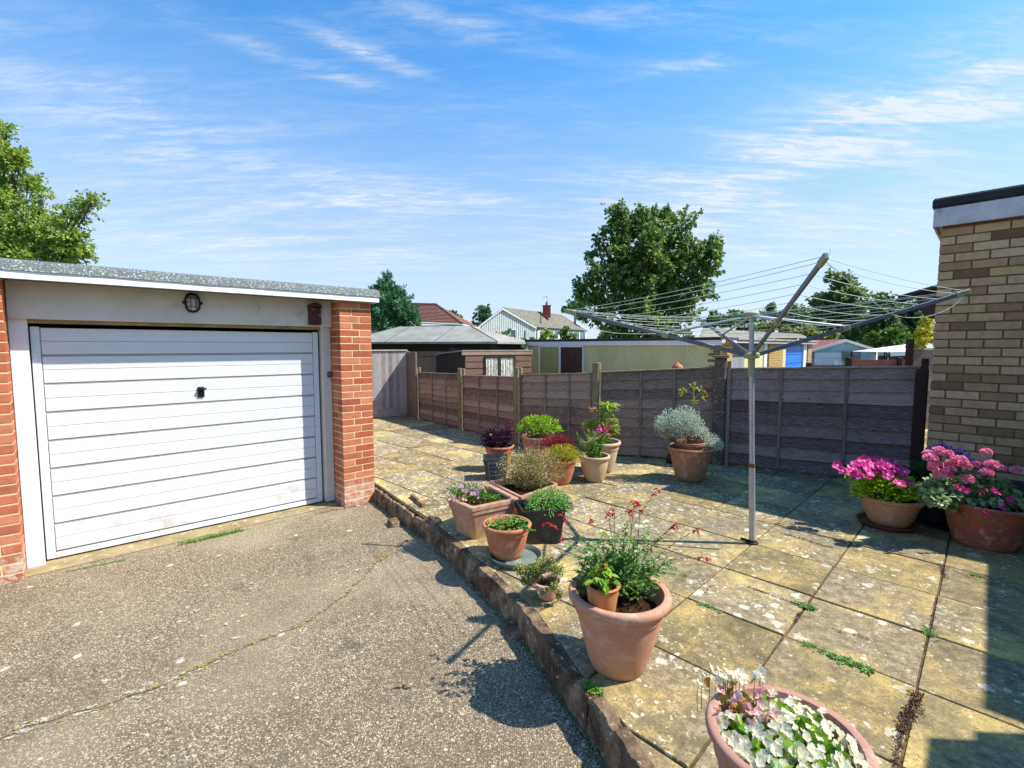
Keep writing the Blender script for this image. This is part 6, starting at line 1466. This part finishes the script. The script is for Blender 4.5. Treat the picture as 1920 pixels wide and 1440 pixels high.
for px, py in ((1800, 915), (1812, 918), (1845, 925), (1862, 918), (1895, 935), (1905, 948), (1790, 912), (1915, 965), (1880, 950), (1850, 962), (1868, 925)):
    for _ in range(3): flower(pl.fl, None, at(px + R.gauss(0, 3), py + R.gauss(0, 2), Pc.y - .22), rdir() + Vector((0, -1, .6)), .02, 5)
    pl.cut('small_magenta_flower', P_MAG)
pl.done(G_GERAN, M_STEM, P_PINK)
# Q thyme
pl = Plant('thyme_plant', 'wispy yellow green trailing plant overflowing the tiny pale pink pot', Qc + Z * Qz)
for px, py, r_ in ((990, 1075, 16), (1010, 1062, 16), (1030, 1058, 15), (1045, 1070, 14), (985, 1090, 8), (1040, 1100, 8), (1020, 1110, 6), (1048, 1115, 6), (990, 1138, 8), (985, 1150, 5), (975, 1068, 10), (1000, 1080, 14)):
    c = at(px, py, Qc.y + (.0 if py < 1095 else -.1)); rr_ = r_ * Qc.y / F
    if py > 1130: c = at(px, py, Qc.y - .04)
    for _ in range(5): stemmed(pl.st, Qc + Z * Qz, c + rdir() * rr_ * .8, .0012, .02)
    for _ in range(int(r_ * 26)): pl.fo.leaf(c + rdir() * rr_ * 1.15 * R.random() ** .5, rdir() + Z * .3, Z, R.uniform(.010, .019), .008, .25)
for _ in range(7): flower(pl.fl, None, Qc + Vector((R.uniform(-.16, .1), R.uniform(-.1, .05), Qz + R.uniform(0, .06))), rdir() + Z, .008, 5)
pl.done(G_THYME, M_STEM, P_PINK)

# ---------------------------------------------------------------- weeds and litter
def tuft(mb, c, r, n, L):
    for _ in range(n):
        t = R.uniform(0, 6.28); q = r * R.random(); p = c + Vector((q * math.cos(t), q * math.sin(t), .0)); mb.leaf(p, Vector((math.cos(t), math.sin(t), R.uniform(.1, .8))), Z, L * R.uniform(.5, 1.2), L * .28, .2, None, .2)
weeds = [(1510, 1138, 'tuft of green weed in the slab joint right of the salvia'), (1590, 1243, 'widest trailing weed in the slab joint above the white begonia tub'), (1742, 1187, 'small weed in the long joint between right hand slabs'), (1330, 1138, 'little weed in the joint just right of the biggest tub'), (1512, 1210, 'sparse weed in the joint between the tuft and the wide trailing weed'), (1112, 1290, 'bright green weed rooted in the kerb below the biggest tub'), (1832, 1080, 'faint small weed at the edge of the square shadow')]
for k, (px, py, lab) in enumerate(weeds):
    c = g(px, py, 0.0); mb = MB(); w = [9, 16, 6, 6, 6, 7, 4][k]
    for i in range(w * 3):
        o = (E1 if k != 2 else E2) * R.gauss(0, .028 if k != 1 else .055); tuft(mb, c + o + Vector((R.gauss(0, .010), R.gauss(0, .010), 0)), .014, 6, .034 if k < 2 else .024)
    tag(mb.build('weed', G_SALV if k != 5 else G_LEAF, loc=c), lab, 'weed', 'weeds growing in the joints')
mb = MB()
for i in range(700):
    f = R.random(); p = g(338, 1022, DZ) * (1 - f) + g(455, 995, DZ) * f + Vector((0, .03 * noise.noise(Vector((f * 6, 1, 0))), 0)) + Vector((R.gauss(0, .016), R.gauss(0, .016), 0)); mb.leaf(p, rdir() + Z * 1.2, Z, R.uniform(.015, .035), .005, .2)
for i in range(260):
    f = R.random(); p = g(125, 1073, DZ) * (1 - f) + g(235, 1050, DZ) * f + Vector((R.gauss(0, .006), R.gauss(0, .006), 0)); mb.leaf(p, rdir() + Z, Z, R.uniform(.008, .018), .004, .2)
for i in range(420):
    f = R.random(); p = g(455, 995, DZ) * (1 - f) + g(625, 957, DZ) * f + Vector((R.gauss(0, .008), R.gauss(0, .008), 0)); mb.leaf(p, rdir() + Z, Z, R.uniform(.006, .012), .004, .2) if noise.noise(Vector((f * 9, 0, 0))) > -.05 else None
o = mb.build('grass', G_LEAF); o['kind'] = 'stuff'; o['label'] = 'grass growing along the crack in front of the garage door'; o['category'] = 'grass'
mb = MB()
for i in range(1500):
    s_ = R.uniform(3.0, KL); p, d = along(KV, s_); n = Vector((d.y, -d.x, 0))
    if noise.noise(Vector((s_ * 2.3, 4, 0))) < -.12: continue
    mb.leaf(p - n * R.uniform(.045, .075) + Z * (DZ + .002), rdir() + Z * .8, Z, R.uniform(.008, .024), .007, .2)
o = mb.build('moss', G_DARK); o['kind'] = 'stuff'; o['label'] = 'dark moss and seedlings in the gutter at the foot of the kerb'; o['category'] = 'moss'
mb = MB()
def litter(a, b, n, w, big=.006):
    for i in range(n):
        f = R.random(); p = a * (1 - f) + b * f + Vector((R.gauss(0, w), R.gauss(0, w), .003)); s_ = R.uniform(.3, 1) * big; mb.raw([p + rdir() * s_ + Z * s_ * .5 for _ in range(4)], [(0, 1, 2), (0, 2, 3), (0, 3, 1), (1, 3, 2)])
litter(g(1722, 1302), g(1690, 1375), 900, .012, .008); litter(g(1690, 1375), g(1678, 1440), 300, .008); litter(g(1502, 1150), g(1490, 1168), 120, .008); litter(g(1465, 1000), g(1560, 1028), 260, .007); litter(g(1400, 1100), g(1510, 1140), 260, .006); litter(g(1765, 1060), g(1772, 1085), 160, .008, .007); litter(g(1340, 1095), g(1320, 1115), 60, .008); litter(g(1560, 1180), g(1650, 1205), 90, .006); litter(g(600, 962, DZ), g(690, 945, DZ) , 200, .015, .007); litter(g(1757, 1120), g(1735, 1220), 160, .006)
o = mb.build('joint_debris', P_BROWN); o['kind'] = 'stuff'; o['label'] = 'brown moss crumbs lying in the slab joints'; o['category'] = 'debris'
# little black cat shaped ornament by the fence
p = g(1257, 868); p.z = 0
mb = MB(); mb.lathe(p, [(0, 0), (.055, .0), (.06, .03), (.045, .09), (.03, .12), (.034, .14), (.03, .165), (.0, .175)], 14)
for s_ in (-1, 1): mb.raw([p + Vector((s_ * .03, 0, .15)), p + Vector((s_ * .008, 0, .165)), p + Vector((s_ * .03, 0, .205)), p + Vector((s_ * .02, .02, .155))], [(0, 1, 2), (0, 2, 3), (1, 3, 2)])
mb.tube([p + Vector((.05, 0, .02)), p + Vector((.09, .01, .03)), p + Vector((.1, .0, .08))], .009, 6)
o = mb.build('ornament', M_BLACK, loc=p, smooth=60); tag(o, 'small black animal ornament by the fence behind the dull brown tub', 'ornament')
